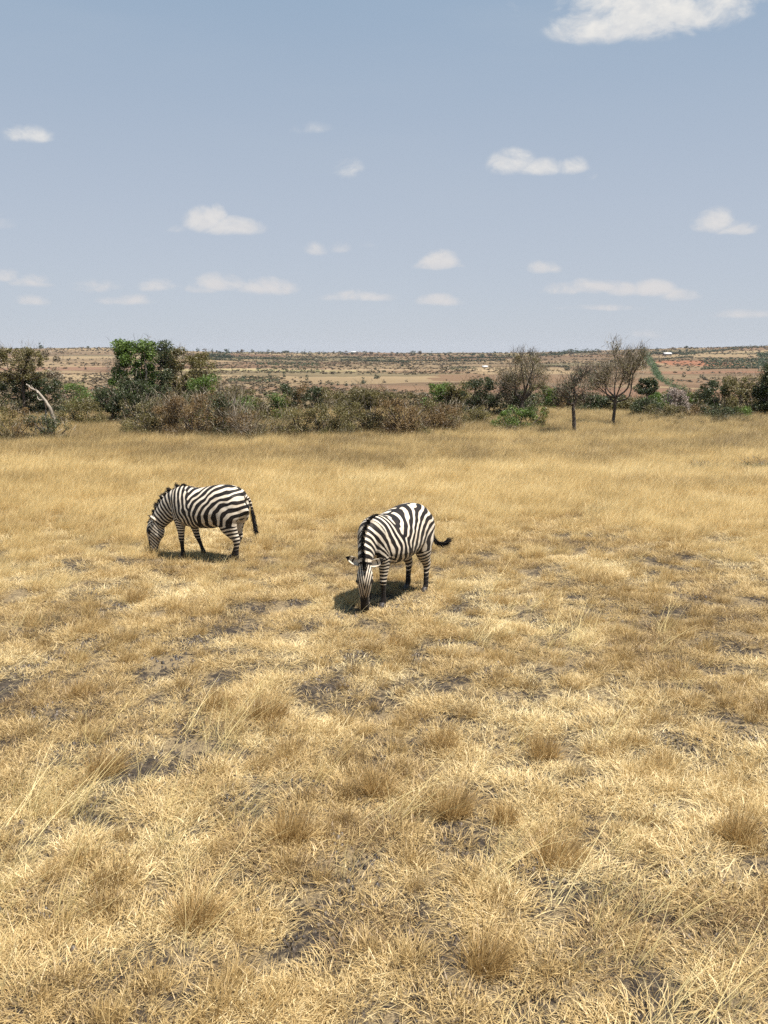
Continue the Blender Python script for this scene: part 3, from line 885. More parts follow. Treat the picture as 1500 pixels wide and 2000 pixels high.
def bare_tree(name, label, px, Y, top_py, w_px, seed, trunk=.10, bark=B_DARK, twig=L_GREY, n_twig=1500, twl=.55, depth=3,
              lean=0, leaf=None, n_leaf=0, fork=.38, leader=False, crown_w=None, zc=.68, twid=.013, group='bushes and small trees along the edge of the plain'):
    rng = np.random.default_rng(seed)
    x, y = at(px, Y); z = gz(x, y); dep = Y * math.cos(TH) + HC * math.sin(TH)
    w = w_px / F * dep; d = pix_dir(px, top_py); h = HC + Y * d.z / d.y - z
    root = thing(name, label, 'tree', (x, y, z), 0, group)
    tb = Tubes(6); tips = []
    base = [np.array([0, 0, -.1]), np.array([rng.normal(0, .04), 0, h * fork * .5]), np.array([lean * .5, 0, h * fork])]
    tb.path(catmull(base, 8), np.linspace(trunk, trunk * .7, 8), .3)
    env = []
    if leader:
        up_ = catmull([base[2], [lean * .5 + .12, 0, h * .60], [lean * .5 - .06, .05, h * .80], [lean * .5 + .10, 0, h * .97]], 9)
        tb.path(up_, np.linspace(trunk * .7, .016, 9), .3)
    for q in range(11 if leader else rng.integers(6, 9)):
        a = q * 2.4 + rng.uniform(0, .6)
        e = np.array([math.cos(a) * w * .5 * rng.uniform(.45, .95), math.sin(a) * w * .35, h * rng.uniform(.62, .97)])
        s = base[2] if q % 2 == 0 else base[1] * .3 + base[2] * .7
        if leader:
            s = up_[int(rng.integers(0, 7))]; e = s + np.array([math.cos(a) * w * .5 * rng.uniform(.5, 1), math.sin(a) * w * .3, h * rng.uniform(-.06, .20)])
        else:
            e[2] = h * (rng.uniform(.85, 1.0) if abs(math.cos(a)) < .55 else rng.uniform(.5, .85))
        m1 = s + (e - s) * .35 + np.array([(e - s)[0] * .22, 0, -.03 * h]) + rng.normal(0, .04 * h, 3); m2 = s + (e - s) * .7 + rng.normal(0, .035 * h, 3)
        P = catmull([s, m1, m2, e], 10)
        tb.path(P, np.linspace(trunk * .55, .014, 10), rng.uniform())
        for k in (4, 6, 7, 8, 9):
            dd = P[k] - P[k - 1]; dd = dd / np.linalg.norm(dd)
            for _ in range(2):
                nd = dd + rng.normal(0, .7, 3); nd[2] += .25
                branch(rng, tb, P[k], nd, h * .13, .014, depth - 2, tips, .6, .25, 3, (2, 3), .25)
    me = tb.mesh('trunk', bark); link('trunk', me, root)
    C = np.array([t[0] for t in tips])
    keep = (np.abs(C[:, 0]) < w * .55) & (C[:, 2] < h * 1.0)
    C = C[keep] if keep.sum() > 5 else C
    V, Q, T, t = twig_cloud(rng, C, n_twig, twl, twid, .3, np.array([0, 0, h * .4]))
    me = mesh_np('twigs', V, [Q, T], twig, attrs={'tint': t}); link('twigs', me, root)
    if leaf is not None and n_leaf:
        V, Q, t = leaf_cloud(rng, C, n_leaf, .22, .06)
        me = mesh_np('crown', V, [Q], leaf, attrs={'tint': t}); link('crown', me, root)
    return root


def build_edge():
    b = bush
    # ---- left group
    b('thorn_tree', 'sparse olive-brown thorn tree with an open top at the left edge', 'tree', 48, 135, 680, 52, L_OLIVE, 3600, .085, L_GREY, 2200, .5, .52, 101, 5, B_DARK, .11, .30, 46, lump=.35, leaf2=L_GREY, f2=.1)
    b('evergreen_bush', 'dense dark evergreen bush behind the bleached dead trunk', 'bush', 68, 108, 726, 53.5, L_DARK, 5600, .09, L_DTWIG, 700, .5, 0, 102, 6, clump=.36)
    b('olive_bush', 'hazy grey-green bush at the far left edge behind the yellow one', 'bush', -8, 90, 742, 60, L_OLIVE, 2400, .085, L_GREY, 900, .5, 0, 103, 5)
    b('yellow_bush', 'yellow-green low bush at the bottom of the left edge', 'bush', 14, 110, 792, 36.5, L_YELL, 3000, .05, L_GREY, 1500, .4, 0, 104, 7, clump=.24, leaf2=L_BROWN, f2=.4)
    b('low_bush', 'low dark bush in front of the bleached dead trunk', 'bush', 93, 78, 810, 36.3, L_DARK, 2000, .05, L_GREY, 1100, .4, 0, 105, 7, clump=.20)
    b('olive_bush', 'olive shrub right of the bleached dead trunk', 'bush', 160, 84, 778, 44, L_OLIVE, 2600, .065, L_GREY, 1200, .4, 0, 106, 6)
    b('green_bush', 'small green shrub between the dead trunk and the big green tree', 'bush', 147, 50, 745, 60, L_GREEN, 1300, .08, L_DTWIG, 200, .4, 0, 107, 4)
    b('green_bush', 'dark green shrub behind the little forked tree on the left', 'bush', 190, 66, 762, 58, L_GREEN, 1700, .08, L_DTWIG, 400, .4, 0, 108, 4, leaf2=L_DARK, f2=.5)
    b('small_tree', 'little dark tree with forked trunk left of the big green tree', 'tree', 216, 46, 757, 45, L_DARK, 1500, .07, L_DTWIG, 500, .4, .38, 109, 4, B_DARK, .075, .24)
    # ---- big green tree and its neighbours
    b('big_green_tree', 'largest leafy tree, bright green, left of centre at the plain edge', 'tree', 277, 96, 664, 47, L_GREEN, 8600, .10, L_DTWIG, 700, .5, .16, 110, 7, B_GREY, .14, .34, 66, lump=.38, shell=.3, leaf2=L_DARK, f2=.18)
    b('undergrowth_bush', 'dark tangled undergrowth beneath the big green tree with pale branches', 'bush', 262, 84, 742, 45.5, L_DARK, 2600, .075, L_GREY, 1500, .5, 0, 111, 7, B_PALE, clump=.28)
    b('brown_crowned_tree', 'broad brown-olive tree touching the right side of the big green tree', 'tree', 352, 124, 679, 49, L_DARK, 9000, .08, L_DTWIG, 2600, .45, .20, 112, 7, B_DARK, .12, .36, 64, lump=.2, leaf2=L_OLIVE, f2=.6)
    b('green_bush', 'bright green bush in front of the broad brown-olive tree', 'bush', 396, 66, 732, 44, L_GREEN, 3000, .075, L_DTWIG, 300, .4, .0, 113, 6, B_DARK, clump=.28)
    b('thicket', 'reddish brown thicket below the big green tree', 'bush', 372, 120, 768, 37.8, L_BROWN, 4600, .05, L_GREY, 3200, .5, 0, 114, 9, B_GREY, clump=.3, lump=.2)
    b('thicket', 'olive thicket at the left foot of the reddish brown one', 'bush', 300, 110, 778, 38.5, L_OLIVE, 4200, .055, L_GREY, 2400, .5, 0, 115, 9, clump=.3, lump=.2, leaf2=L_BROWN, f2=.3)
    b('dark_bush', 'small very dark bush hanging beside the grey twiggy shrub', 'bush', 433, 32, 770, 37.8, L_DARK, 1300, .06, L_DTWIG, 500, .4, 0, 116, 4)
    b('twiggy_shrub', 'bare grey twiggy shrub right of the reddish thicket', 'shrub', 452, 78, 748, 39, L_OLIVE, 300, .06, L_GREY, 2600, .7, 0, 117, 12, B_PALE, lump=.3)
    b('olive_bush', 'grey-olive bush rising behind the bare grey twiggy shrub', 'bush', 462, 66, 757, 55, L_OLIVE, 2400, .08, L_GREY, 700, .4, 0, 118, 5)
    b('green_bush', 'mid green bush right of the bare grey twiggy shrub', 'bush', 500, 84, 773, 46, L_GREEN, 2800, .07, L_GREY, 900, .4, 0, 119, 6, leaf2=L_OLIVE, f2=.5)
    b('thicket', 'low grey-brown thicket at the front left of centre', 'bush', 490, 130, 800, 37.8, L_BROWN, 2400, .05, L_GREY, 3600, .55, 0, 120, 9, B_GREY, lump=.2, leaf2=L_OLIVE, f2=.4)
    b('green_bush', 'upright green bush left of the two dark humps', 'bush', 548, 54, 768, 46, L_GREEN, 2000, .07, L_GREY, 500, .4, 0, 121, 6, leaf2=L_YELL, f2=.3)
    b('dark_bush', 'left of the two dark humps behind the middle thicket', 'bush', 572, 42, 750, 56, L_DARK, 1900, .085, L_DTWIG, 500, .4, 0, 122, 5, leaf2=L_BROWN, f2=.3)
    b('dark_bush', 'right, wider one of the two dark humps behind the middle thicket', 'bush', 622, 76, 755, 57, L_DARK, 2600, .08, L_DTWIG, 900, .4, 0, 123, 5, leaf2=L_OLIVE, f2=.4)
    # ---- centre
    b('olive_bush', 'yellowish olive bush low in the thicket left of centre', 'bush', 583, 72, 796, 38.2, L_YELL, 2600, .05, L_GREY, 1500, .4, 0, 124, 7, leaf2=L_OLIVE, f2=.5)
    b('thicket', 'olive thicket at picture centre, left part', 'bush', 645, 96, 784, 38.2, L_OLIVE, 5000, .052, L_GREY, 2000, .45, 0, 125, 9, clump=.3, lump=.22)
    b('thicket', 'tall olive thicket at picture centre with pale branches showing', 'bush', 722, 86, 758, 39, L_OLIVE, 5400, .055, L_GREY, 2200, .5, 0, 126, 10, B_PALE, clump=.3, lump=.24)
    b('thicket', 'brown thicket right of the pale-branched one', 'bush', 790, 92, 780, 38.2, L_BROWN, 4600, .052, L_DTWIG, 2200, .45, 0, 127, 9, clump=.3, lump=.2, leaf2=L_OLIVE, f2=.2)
    b('thicket', 'rust-coloured thicket between the brown thicket and the green mound', 'bush', 852, 86, 787, 40, L_BROWN, 4200, .05, L_GREY, 2400, .45, 0, 128, 8, clump=.3, lump=.22)
    b('low_bush', 'low olive bush at the right end of the rust-coloured thicket', 'bush', 915, 72, 796, 44, L_OLIVE, 2600, .055, L_GREY, 1300, .4, 0, 129, 7, leaf2=L_YELL, f2=.4)
    b('olive_bush', 'faint olive bush behind the centre thicket', 'bush', 690, 70, 764, 60, L_OLIVE, 2200, .085, L_GREY, 600, .4, 0, 130, 5)
    b('olive_bush', 'faint brown bush behind the brown thicket', 'bush', 800, 90, 768, 60, L_OLIVE, 2200, .085, L_GREY, 600, .4, 0, 131, 5, leaf2=L_BROWN, f2=.4)
    # ---- right of centre
    b('green_mound', 'green mound-shaped bush with bright left edge, right of centre', 'bush', 880, 98, 747, 53, L_GREEN, 4600, .09, L_GREY, 800, .4, 0, 132, 7, lump=.18, leaf2=L_OLIVE, f2=.6)
    b('dark_bush', 'tall dark brown bush joined to the green mound', 'bush', 948, 82, 736, 51, L_DARK, 4000, .075, L_DTWIG, 2400, .45, 0, 133, 7, leaf2=L_GREY, f2=.15)
    b('dark_bush', 'dark bush under the round-topped brown tree', 'bush', 1012, 74, 758, 52, L_DARK, 2600, .075, L_GREY, 1500, .45, 0, 134, 7)
    b('green_bush', 'pale green bush behind the round-topped brown tree', 'bush', 1070, 66, 752, 60, L_GREEN, 2600, .09, L_DTWIG, 300, .4, 0, 135, 5, leaf2=L_BROWN, f2=.3)
    b('green_bush', 'leafy green bush in front of the round-topped brown tree', 'bush', 1020, 100, 796, 42, L_GREEN, 4600, .058, L_GREY, 700, .4, 0, 136, 7, clump=.26, lump=.2, leaf2=L_YELL, f2=.12)
    b('dark_bush', 'dark bush behind the foot of the wide bare tree', 'bush', 1165, 96, 768, 57, L_DARK, 3600, .09, L_DTWIG, 900, .4, 0, 137, 7)
    b('olive_bush', 'olive bush between the wide bare tree and the tufted tree', 'bush', 1218, 60, 776, 56, L_OLIVE, 2200, .08, L_GREY, 900, .4, 0, 138, 5)
    b('dark_bush', 'dark bush at the foot of the small tufted tree', 'bush', 1258, 52, 776, 51, L_DARK, 2400, .07, L_DTWIG, 700, .4, 0, 139, 6)
    b('green_bush', 'bright green bush beside the pale blossoming shrub', 'bush', 1292, 62, 764, 57, L_GREEN, 2600, .085, L_DTWIG, 300, .4, 0, 140, 6)
    b('blossom_shrub', 'pale pinkish blossoming shrub among the green bushes on the right', 'shrub', 1322, 44, 757, 55, L_PINK, 1900, .075, L_GREY, 700, .4, .1, 141, 6, B_GREY, clump=.24)
    b('green_bush', 'green bush right behind the pale blossoming shrub', 'bush', 1352, 60, 764, 58, L_GREEN, 2200, .085, L_GREY, 500, .4, 0, 142, 5, leaf2=L_OLIVE, f2=.5)
    b('low_bush', 'low olive-brown bush below the pale blossoming shrub', 'bush', 1325, 110, 789, 48.5, L_OLIVE, 3200, .06, L_GREY, 1900, .4, 0, 143, 9, leaf2=L_BROWN, f2=.4)
    b('dark_bush', 'tall dark bush in the right-hand group of bushes', 'bush', 1402, 84, 742, 52, L_DARK, 4200, .08, L_GREY, 1600, .45, 0, 144, 7, leaf2=L_OLIVE, f2=.4)
    b('low_bush', 'low blackish-green bush before the right-hand group', 'bush', 1412, 92, 792, 47.5, L_DARK, 2800, .06, L_DTWIG, 900, .4, 0, 145, 7, leaf2=L_GREEN, f2=.2)
    b('olive_bush', 'grey-olive twiggy bush in the right-hand group', 'bush', 1454, 76, 735, 54, L_OLIVE, 3200, .08, L_GREY, 2400, .5, 0, 146, 7)
    b('green_tree', 'taller dark green tree cut by the right edge', 'tree', 1494, 44, 712, 52, L_DARK, 3000, .09, L_DTWIG, 500, .4, .12, 147, 5, B_DARK, .08, .3, lump=.35)
    b('olive_bush', 'olive bush beyond the right edge of the group', 'bush', 1545, 90, 760, 52, L_OLIVE, 2200, .08, L_GREY, 900, .4, 0, 148, 5)
    b('small_tree', 'small tufted tree with umbrella crown above a slim trunk', 'tree', 1262, 40, 737, 52.5, L_DARK, 1500, .085, L_DTWIG, 200, .35, .60, 149, 5, B_GREY, .06, .24, 16)
    # ---- bare trees
    bare_tree('round_topped_tree', 'round-topped brown tree with nearly bare crown right of centre', 1021, 50, 694, 84, 151, .12, B_DARK, L_GREY, 3000, .45, 3, leaf=L_OLIVE, n_leaf=3600, fork=.34)
    bare_tree('thin_dead_tree', 'thin dead tree standing alone in front, dark trunk and grey limbs', 1122, 39.2, 722, 66, 152, .095, B_DARK, L_GREY, 1100, .35, 3, fork=.44, leaf=L_DARK, n_leaf=900, lean=-.2, leader=True)
    bare_tree('wide_bare_tree', 'wide bare tree breaking the skyline, the tallest on the right', 1196, 44, 672, 102, 153, .085, B_DARK, L_GREY, 4200, .36, 3, fork=.36, leaf=L_OLIVE, n_leaf=2800, lean=.2)
    bare_tree('bare_sapling', 'slender bare grey sapling between the big green tree and the left shrubs', 232, 58, 700, 40, 154, .05, B_GREY, L_GREY, 700, .4, 3, fork=.4)
    b('low_weeds', 'long dark patch of low weeds in the grass at the right edge', 'weeds', 1482, 96, 906, 27.4, L_DARK, 900, .045, L_GREY, 900, .25, 0, 161, 9, clump=.14, depth=.7, group='dark weed patches in the tall grass')
    b('low_weeds', 'thin dark patch of low weeds left of the one at the right edge', 'weeds', 1378, 66, 910, 27.2, L_OLIVE, 600, .045, L_GREY, 700, .22, 0, 162, 7, clump=.12, depth=.6, group='dark weed patches in the tall grass')
    # ---- bleached leaning dead trunk
    x, y = at(107, 42.5); z = gz(x, y)
    o = Tubes(8)
    def q(px, py): 
        d = pix_dir(px, py); return np.array([at(px, 42.5)[0] - x, (px % 7) * .03, HC + 42.5 * d.z / d.y - z])
    P = catmull([q(109, 822) - [0, 0, .2], q(100, 800), q(88, 780), q(76, 765), q(64, 757), q(54, 749)], 18)
    P[:, 0] += RNG.normal(0, .02, 18); P[:, 2] += RNG.normal(0, .02, 18)
    o.path(P, np.linspace(.085, .026, 18), .8)
    o.path(catmull([q(88, 780), q(80, 782), q(75, 777), q(76, 772)], 7), np.linspace(.04, .014, 7), .8)
    o.path(catmull([q(92, 786), q(90, 796), q(89, 808), q(88, 820)], 7), np.linspace(.06, .035, 7), .6)
    o.path(catmull([q(68, 760), q(66, 755), q(65, 752)], 5), np.linspace(.03, .015, 5), .8)
    o.path(catmull([q(78, 768), q(74, 762), q(73, 757)], 5), np.linspace(.03, .012, 5), .8)
    me = o.mesh('dead_trunk', B_PALE)
    tag(link('dead_trunk', me, loc=(x, y, z)), 'bleached white dead trunk leaning left before a dark bush', 'dead tree')
    # ---- rough scrub filling the drop behind the front row
    r = np.random.default_rng(61)
    protos = []
    for k in range(6):
        C = dome_pts(r, 22, 1.9, 1.9, 1.25, 0, .4, .3)
        V, Q, t = leaf_cloud(r, C, 900, .3, .09)
        V2, Q2, T2, t2 = twig_cloud(r, C, 260, .5, .02, .4)
        protos.append(join([(V, Q, np.zeros((0, 3), int), t), (V2, Q2, T2, t2)]))
    cc = proto_collection('scrub', protos, leaf_mat('leaf_scrub', (0.029, 0.030, 0.012), (0.078, 0.067, 0.028), (0.139, 0.102, 0.049), .2, .4, True))
    # straggling undergrowth where the grass runs into the thicket
    n = 300; y = r.uniform(34.5, 47, n); x = r.uniform(-.44, .44, n) * y; u = CX + F * x / y
    k = ((u < 130) | ((u > 235) & (u < 1075)) | ((u > 1240) & (y > 43))) & (fbm(x / 2.5, y / 2.5, 215, 3) > .42) & (y > 35 + 3.5 * (u > 880))
    x = x[k]; y = y[k]; s = r.uniform(.22, .55, len(x))
    scatter('undergrowth', 'straggling low undergrowth where grass meets the thicket', np.stack([x, y, ground_z(x, y) - .05], 1), r.uniform(0, 6, len(x)), s, r.uniform(.3, 1, len(x)), cc)
    n = 420
    y = r.uniform(57, 120, n); x = (r.uniform(-.50, .50, n)) * y
    k = fbm(x / 7, y / 7, 201, 3) > .40
    x = x[k]; y = y[k]
    s = r.uniform(.6, 1.25, len(x)); 
    scatter('scrub', 'rough olive scrub filling the drop behind the front bushes', np.stack([x, y, ground_z(x, y) - .05], 1), r.uniform(0, 6, len(x)), s, r.uniform(0, 1, len(x)), cc)


build_edge()


# ================================================================== far land
def blob_tree(rng, w, h, trunk_frac, n, size, flat=.9, lump=.3, ncl=14):
    """foliage of a tree some hundred metres away"""
    C = dome_pts(rng, ncl, w * .8, w * .8, h, trunk_frac * h, .45, lump)
    V, Q, t = leaf_cloud(rng, C, n, w * .17, size, flat)
    V[:, 2] = np.maximum(V[:, 2], 0)
    return V, Q, t


def build_far():
    r = np.random.default_rng(77)
    fol = []; 
    for k in range(8):
        V, Q, t = blob_tree(r, 1, 1, .12 if k < 4 else .42, 420, .10, .8, .3)
        fol.append((V, Q, t))
    def mk(k, m):
        V, Q, t = fol[k]
        return mesh_np('crown', V, [Q], m, attrs={'tint': t})
    ML = {('g', k): mk(k, L_FAR) for k in range(8)}
    ML.update({('b', k): mk(k, L_FARB) for k in range(8)})
    tb = Tubes(4); tb.path([(0, 0, -.05), (.02, 0, .3), (0, .01, .55)], [.045, .035, .025]); MT = tb.mesh('trunk', B_DARK)

    def ft(name, label, px, py, wpx, hpx, col='g', high=False, group='scattered trees on the far fields', r0=170):
        x, y = far(px, py, r0); R = math.hypot(x, y)
        w = wpx / F * R; h = hpx / F * R
        o = thing(name, label, 'tree' if high else 'bush', (x, y, gz(x, y) - .05 * h), r.uniform(0, 6), group)
        c = link('crown', ML[(col, int(r.integers(4, 8) if high else r.integers(0, 4)))], o); c.scale = (w, w, h)
        c = link('trunk', MT, o); c.scale = (h * (1 if high else .8), h * (1 if high else .8), h)
        return o
    g1 = 'round trees in the open fields of the valley'
    spec = [(600, 744, 9, 12, 'g', 'upright dark tree alone in the fields, above the upright green bush'),
            (555, 737, 9, 11, 'g', 'dark tree at the right end of the far hedge in the valley'),
            (526, 735, 8, 8, 'g', 'brownish tree midway along the far valley hedge'),
            (626, 751, 9, 9, 'b', 'grey-brown tree, first of the curved row in the valley'),
            (638, 752, 6, 7, 'g', 'small dark tree, second of the curved row in the valley'),
            (648, 753, 8, 9, 'g', 'round dark tree, third of the curved row in the valley'),
            (660, 753, 8, 9, 'g', 'round dark tree, fourth of the curved row in the valley'),
            (676, 754, 10, 10, 'g', 'larger round tree, fifth of the curved row in the valley'),
            (688, 754, 7, 9, 'g', 'narrow green tree, sixth of the curved row in the valley'),
            (693, 764, 12, 13, 'g', 'nearest round green tree below the curved row'),
            (710, 750, 14, 14, 'g', 'biggest blue-green tree right of the curved row'),
            (736, 740, 15, 11, 'g', 'broad blue-green tree in the middle of the valley'),
            (733, 723, 8, 8, 'g', 'left upper tree of the small valley cluster'),
            (739, 726, 8, 6, 'g', 'right tree of the small valley cluster'),
            (725, 726, 9, 5, 'g', 'low left bush of the small valley cluster'),
            (750, 727, 12, 6, 'g', 'flat wide bush right of the small valley cluster'),
            (725, 714, 8, 4, 'g', 'flat little bush above the small valley cluster'),
            (751, 748, 9, 7, 'b', 'small dark bush right of the broad blue-green tree'),
            (786, 716, 7, 7, 'g', 'small round tree high in the fields right of centre'),
            (794, 746, 7, 5, 'b', 'low brown bush in the fields right of centre'),
            (863, 717, 9, 8, 'b', 'brown round tree high in the fields above the green mound'),
            (831, 730, 5, 8, 'b', 'small upright brown tree in the fields above the green mound'),
            (810, 731, 8, 7, 'g', 'pale olive bush in the fields above the brown thicket'),
            (957, 717, 6, 5, 'g', 'small tree beside the little pale roof in the valley'),
            (945, 733, 6, 6, 'b', 'small bush below the little pale roof in the valley'),
            (872, 744, 3, 5, 'b', 'tiny dark bush in the red fields right of centre'),
            (422, 718, 7, 8, 'b', 'small brown tree in the yellow strip right of the big trees'),
            (525, 710, 5, 5, 'g', 'small tree at the top of the green crop field'),
            (643, 719, 4, 4, 'b', 'tiny bush right of the green crop field'),
            (167, 742, 7, 8, 'g', 'small dark tree in the left-hand fields near the bushes'),
            (167, 722, 6, 8, 'b', 'small pale-brown tree up in the left-hand fields'),
            (196, 730, 5, 5, 'b', 'tiny bush right of the small trees in the left-hand fields'),
            (1108, 724, 14, 13, 'g', 'blue-green tree on the slope between two bare trees'),
            (1111, 712, 6, 5, 'b', 'small tree above the blue-green slope tree'),
            (1256, 720, 7, 5, 'b', 'low bush left of the long green hedge'),
            (1335, 737, 9, 10, 'g', 'round green bush on the slope right of the hedge'),
            (1345, 725, 9, 9, 'g', 'green bush on the slope above the round one'),
            (1331, 722, 6, 5, 'b', 'small bush beside the slope bushes right of the hedge'),
            (1372, 709, 6, 8, 'b', 'small brown bush left of the dark field patch'),
            (1412, 688, 4, 5, 'b', 'tiny tree below the right skyline, left one'),
            (1422, 691, 4, 5, 'b', 'tiny tree below the right skyline, right one'),
            (1372, 739, 12, 10, 'g', 'olive bush at the foot of the red slope'),
            (1313, 745, 10, 8, 'g', 'dark bush beside the lower end of the hedge'),
            (1382, 703, 6, 5, 'b', 'faint bush above the red cut in the slope')]
    for (px, py, w, h, c, lab) in spec:
        ft('field_tree', lab, px, py, w, h, c, False, g1)
    # skyline trees, left to right
    sky = [(80, 680, 12, 11, 0, 'round lone tree on the skyline at far left'), (172, 682, 7, 8, 1, 'small umbrella tree on the left skyline'),
           (218, 681, 8, 5, 0, 'low tree on the skyline just left of the big green tree'), (414, 687, 8, 6, 0, 'small tree on the skyline right of the big trees'),
           (446, 690, 9, 8, 0, 'first tree of the dark skyline group left of centre'), (511, 691, 8, 7, 0, 'round skyline tree left of the picture centre')]
    for (px, py, w, h, hi, lab) in sky:
        ft('skyline_tree', lab, px, py, w, h, 'g', bool(hi), 'trees standing on the skyline', 1000)
    def run(px0, px1, n, label, ybase, hmin, hmax, name='skyline_tree'):
        for k in range(n):
            px = px0 + (px1 - px0) * (k + r.uniform(.1, .9)) / n
            hh = r.uniform(hmin, hmax); wd = r.uniform(1.0, 1.7); cg = 'g' if r.uniform() < .7 else 'b'; hi = r.uniform() < .4
            shp = ('flat-topped ' if hi else 'bushy ') + ('dark green' if cg == 'g' else 'brownish')
            ORD = ('first', 'second', 'third', 'fourth', 'fifth', 'sixth', 'seventh', 'eighth', 'ninth', 'tenth', 'eleventh', 'twelfth', 'thirteenth', 'fourteenth', 'fifteenth', 'sixteenth', 'seventeenth', 'eighteenth', 'nineteenth', 'twentieth')
            siz = 'taller' if hh > (hmin + hmax) / 2 else 'small'
            ft(name, '%s %s %s, %s from left' % (siz, shp, label, ORD[k]), px, ybase(px) + r.uniform(-.5, 1.0), hh * wd, hh, cg, hi, 'trees standing on the skyline', 1000)
    yb = lambda px: float(np.interp(px, [0, 250, 450, 700, 900, 1050, 1170, 1300, 1500], [681, 682, 690, 693, 696, 695, 688, 690, 679]))
    run(380, 560, 12, 'skyline tree right of the big trees', yb, 5, 9)
    run(560, 800, 18, 'skyline tree above the centre thicket', yb, 5, 9)
    run(800, 1050, 20, 'skyline tree above the green mound', yb, 5, 10)
    run(1050, 1180, 9, 'skyline tree left of wide bare tree', yb, 6, 10)
    run(1220, 1350, 9, 'skyline tree near tin-roofed farmhouse', yb, 4, 8)
    run(1350, 1500, 10, 'tree on the rising right skyline', yb, 3, 5)
    run(0, 250, 9, 'tree on the far left skyline', yb, 2, 4)
    for (px, py, w, h, lab) in ((1258, 692, 9, 15, 'dark upright skyline tree at the top of the long hedge'),
                                (1283, 688, 11, 8, 'flat-topped skyline tree right of the long hedge'),
                                (1341, 682, 10, 7, 'flat-topped skyline tree right of the tin-roofed house')):
        ft('skyline_tree', lab, px, py, w, h, 'g', True, 'trees standing on the skyline', 900)

    # hedges: long rows of touching shrubs following the land
    def hedge(label, pts, wpx, hpx, m=L_FAR, step=1.2, r0=170, name='hedge'):
        P = [far(px, py, r0) for px, py in pts]
        P = np.array(P); W = []
        seg = np.linalg.norm(np.diff(P, axis=0), axis=1); tot = seg.sum(); cum = np.concatenate([[0], np.cumsum(seg)])
        Rm = np.linalg.norm(P, axis=1)
        w0 = wpx / F * Rm.mean()
        nn = max(6, int(tot / (w0 * .55)))
        if nn > 150: nn = 150
        parts = []
        for s in np.linspace(0, tot, nn):
            x = np.interp(s, cum, P[:, 0]); y = np.interp(s, cum, P[:, 1]); R = math.hypot(x, y)
            w = wpx / F * R * r.uniform(.8, 1.3); h = hpx / F * R * r.uniform(.65, 1.2)
            w = max(w, tot / nn * 1.2) if wpx < 9 else w
            V, Q, t = fol[int(r.integers(0, 4))]
            a = r.uniform(0, 6); ca, sa = math.cos(a), math.sin(a)
            V2 = np.stack([(V[:, 0] * ca - V[:, 1] * sa) * w + x, (V[:, 0] * sa + V[:, 1] * ca) * w + y, V[:, 2] * h + gz(x, y) - .05 * h], 1)
            kk = max(1, int(len(Q) * min(1, 14000 / nn / len(Q))))
            parts.append((V2[:kk * 4], Q[:kk], np.zeros((0, 3), int), t[:kk * 4]))
        V, Q, T, t = join(parts)
        c = V.mean(0); c[2] = V[:, 2].min()
        me = mesh_np('foliage', V - c, [Q], m, attrs={'tint': t})
        o = link(name, me, loc=tuple(c)); tag(o, label, 'hedge', 'hedges and windbreaks across the far land')
    hedge('long green hedge curving down the right-hand hillside', [(1258, 693), (1263, 702), (1275, 716), (1283, 733), (1291, 744), (1308, 753), (1325, 760), (1345, 767)], 16, 11, m=L_OLIVEGREEN)
    hedge('dark straight windbreak beneath the skyline left of centre', [(468, 702), (500, 701), (560, 703), (600, 704), (636, 705)], 8, 6)
    hedge('dark windbreak beneath the skyline at centre', [(668, 705), (700, 705), (738, 706)], 8, 6)
    hedge('dark windbreak beneath the skyline right of centre', [(800, 706), (850, 706), (900, 706), (985, 704)], 9, 8)
    hedge('dense dark tree belt on the rise left of the wide bare tree', [(1042, 696), (1090, 694), (1130, 690), (1172, 688)], 9, 8, r0=1000)
    hedge('dark olive scrub belt under the skyline above the pale shed', [(880, 701), (920, 700), (1000, 699)], 9, 6, r0=800)
    hedge('dark olive scrub belt under the skyline over the centre thicket', [(560, 698), (620, 699), (700, 700), (770, 700)], 9, 5, r0=800)
    hedge('green windbreak at the left end of the ridge fields', [(400, 702), (430, 704), (468, 705)], 9, 6)
    hedge('broken dark hedge above the curved row of round trees', [(715, 706), (760, 707), (800, 708)], 8, 5)
    hedge('low dark hedge in the valley left of centre', [(470, 738), (490, 738), (520, 738), (545, 738)], 8, 5)
    hedge('thin hedge on the slope right of the round-topped tree', [(1050, 716), (1080, 716), (1110, 717)], 6, 4)
    hedge('dark hedge below the tin-roofed house', [(1272, 702), (1300, 702), (1325, 700), (1350, 698)], 6, 4)
    hedge('long dark treeline rising along the right skyline', [(1330, 694), (1370, 690), (1400, 686), (1440, 682), (1480, 679), (1540, 677)], 7, 5)
    hedge('dark hedge beside the tin-roofed house on the skyline', [(1268, 692), (1285, 692), (1330, 692), (1360, 691)], 7, 6, r0=900)
    hedge('dark hedge along the lower edge of the green slope field', [(1370, 722), (1400, 721), (1440, 720), (1480, 720)], 7, 5)
    hedge('bushy windbreak under the left skyline group', [(405, 696), (430, 698), (455, 700)], 9, 6)

    # green crops standing in rows: too many to count
    pr = []
    for k in range(4):
        V, Q, t = blob_tree(r, 1, 1, .02, 60, .28, .8, .3, 6); pr.append((V, Q, np.zeros((0, 3), int), t))
    cc = proto_collection('crop_tuft', pr, L_CROP)
    pts = []; sc = []
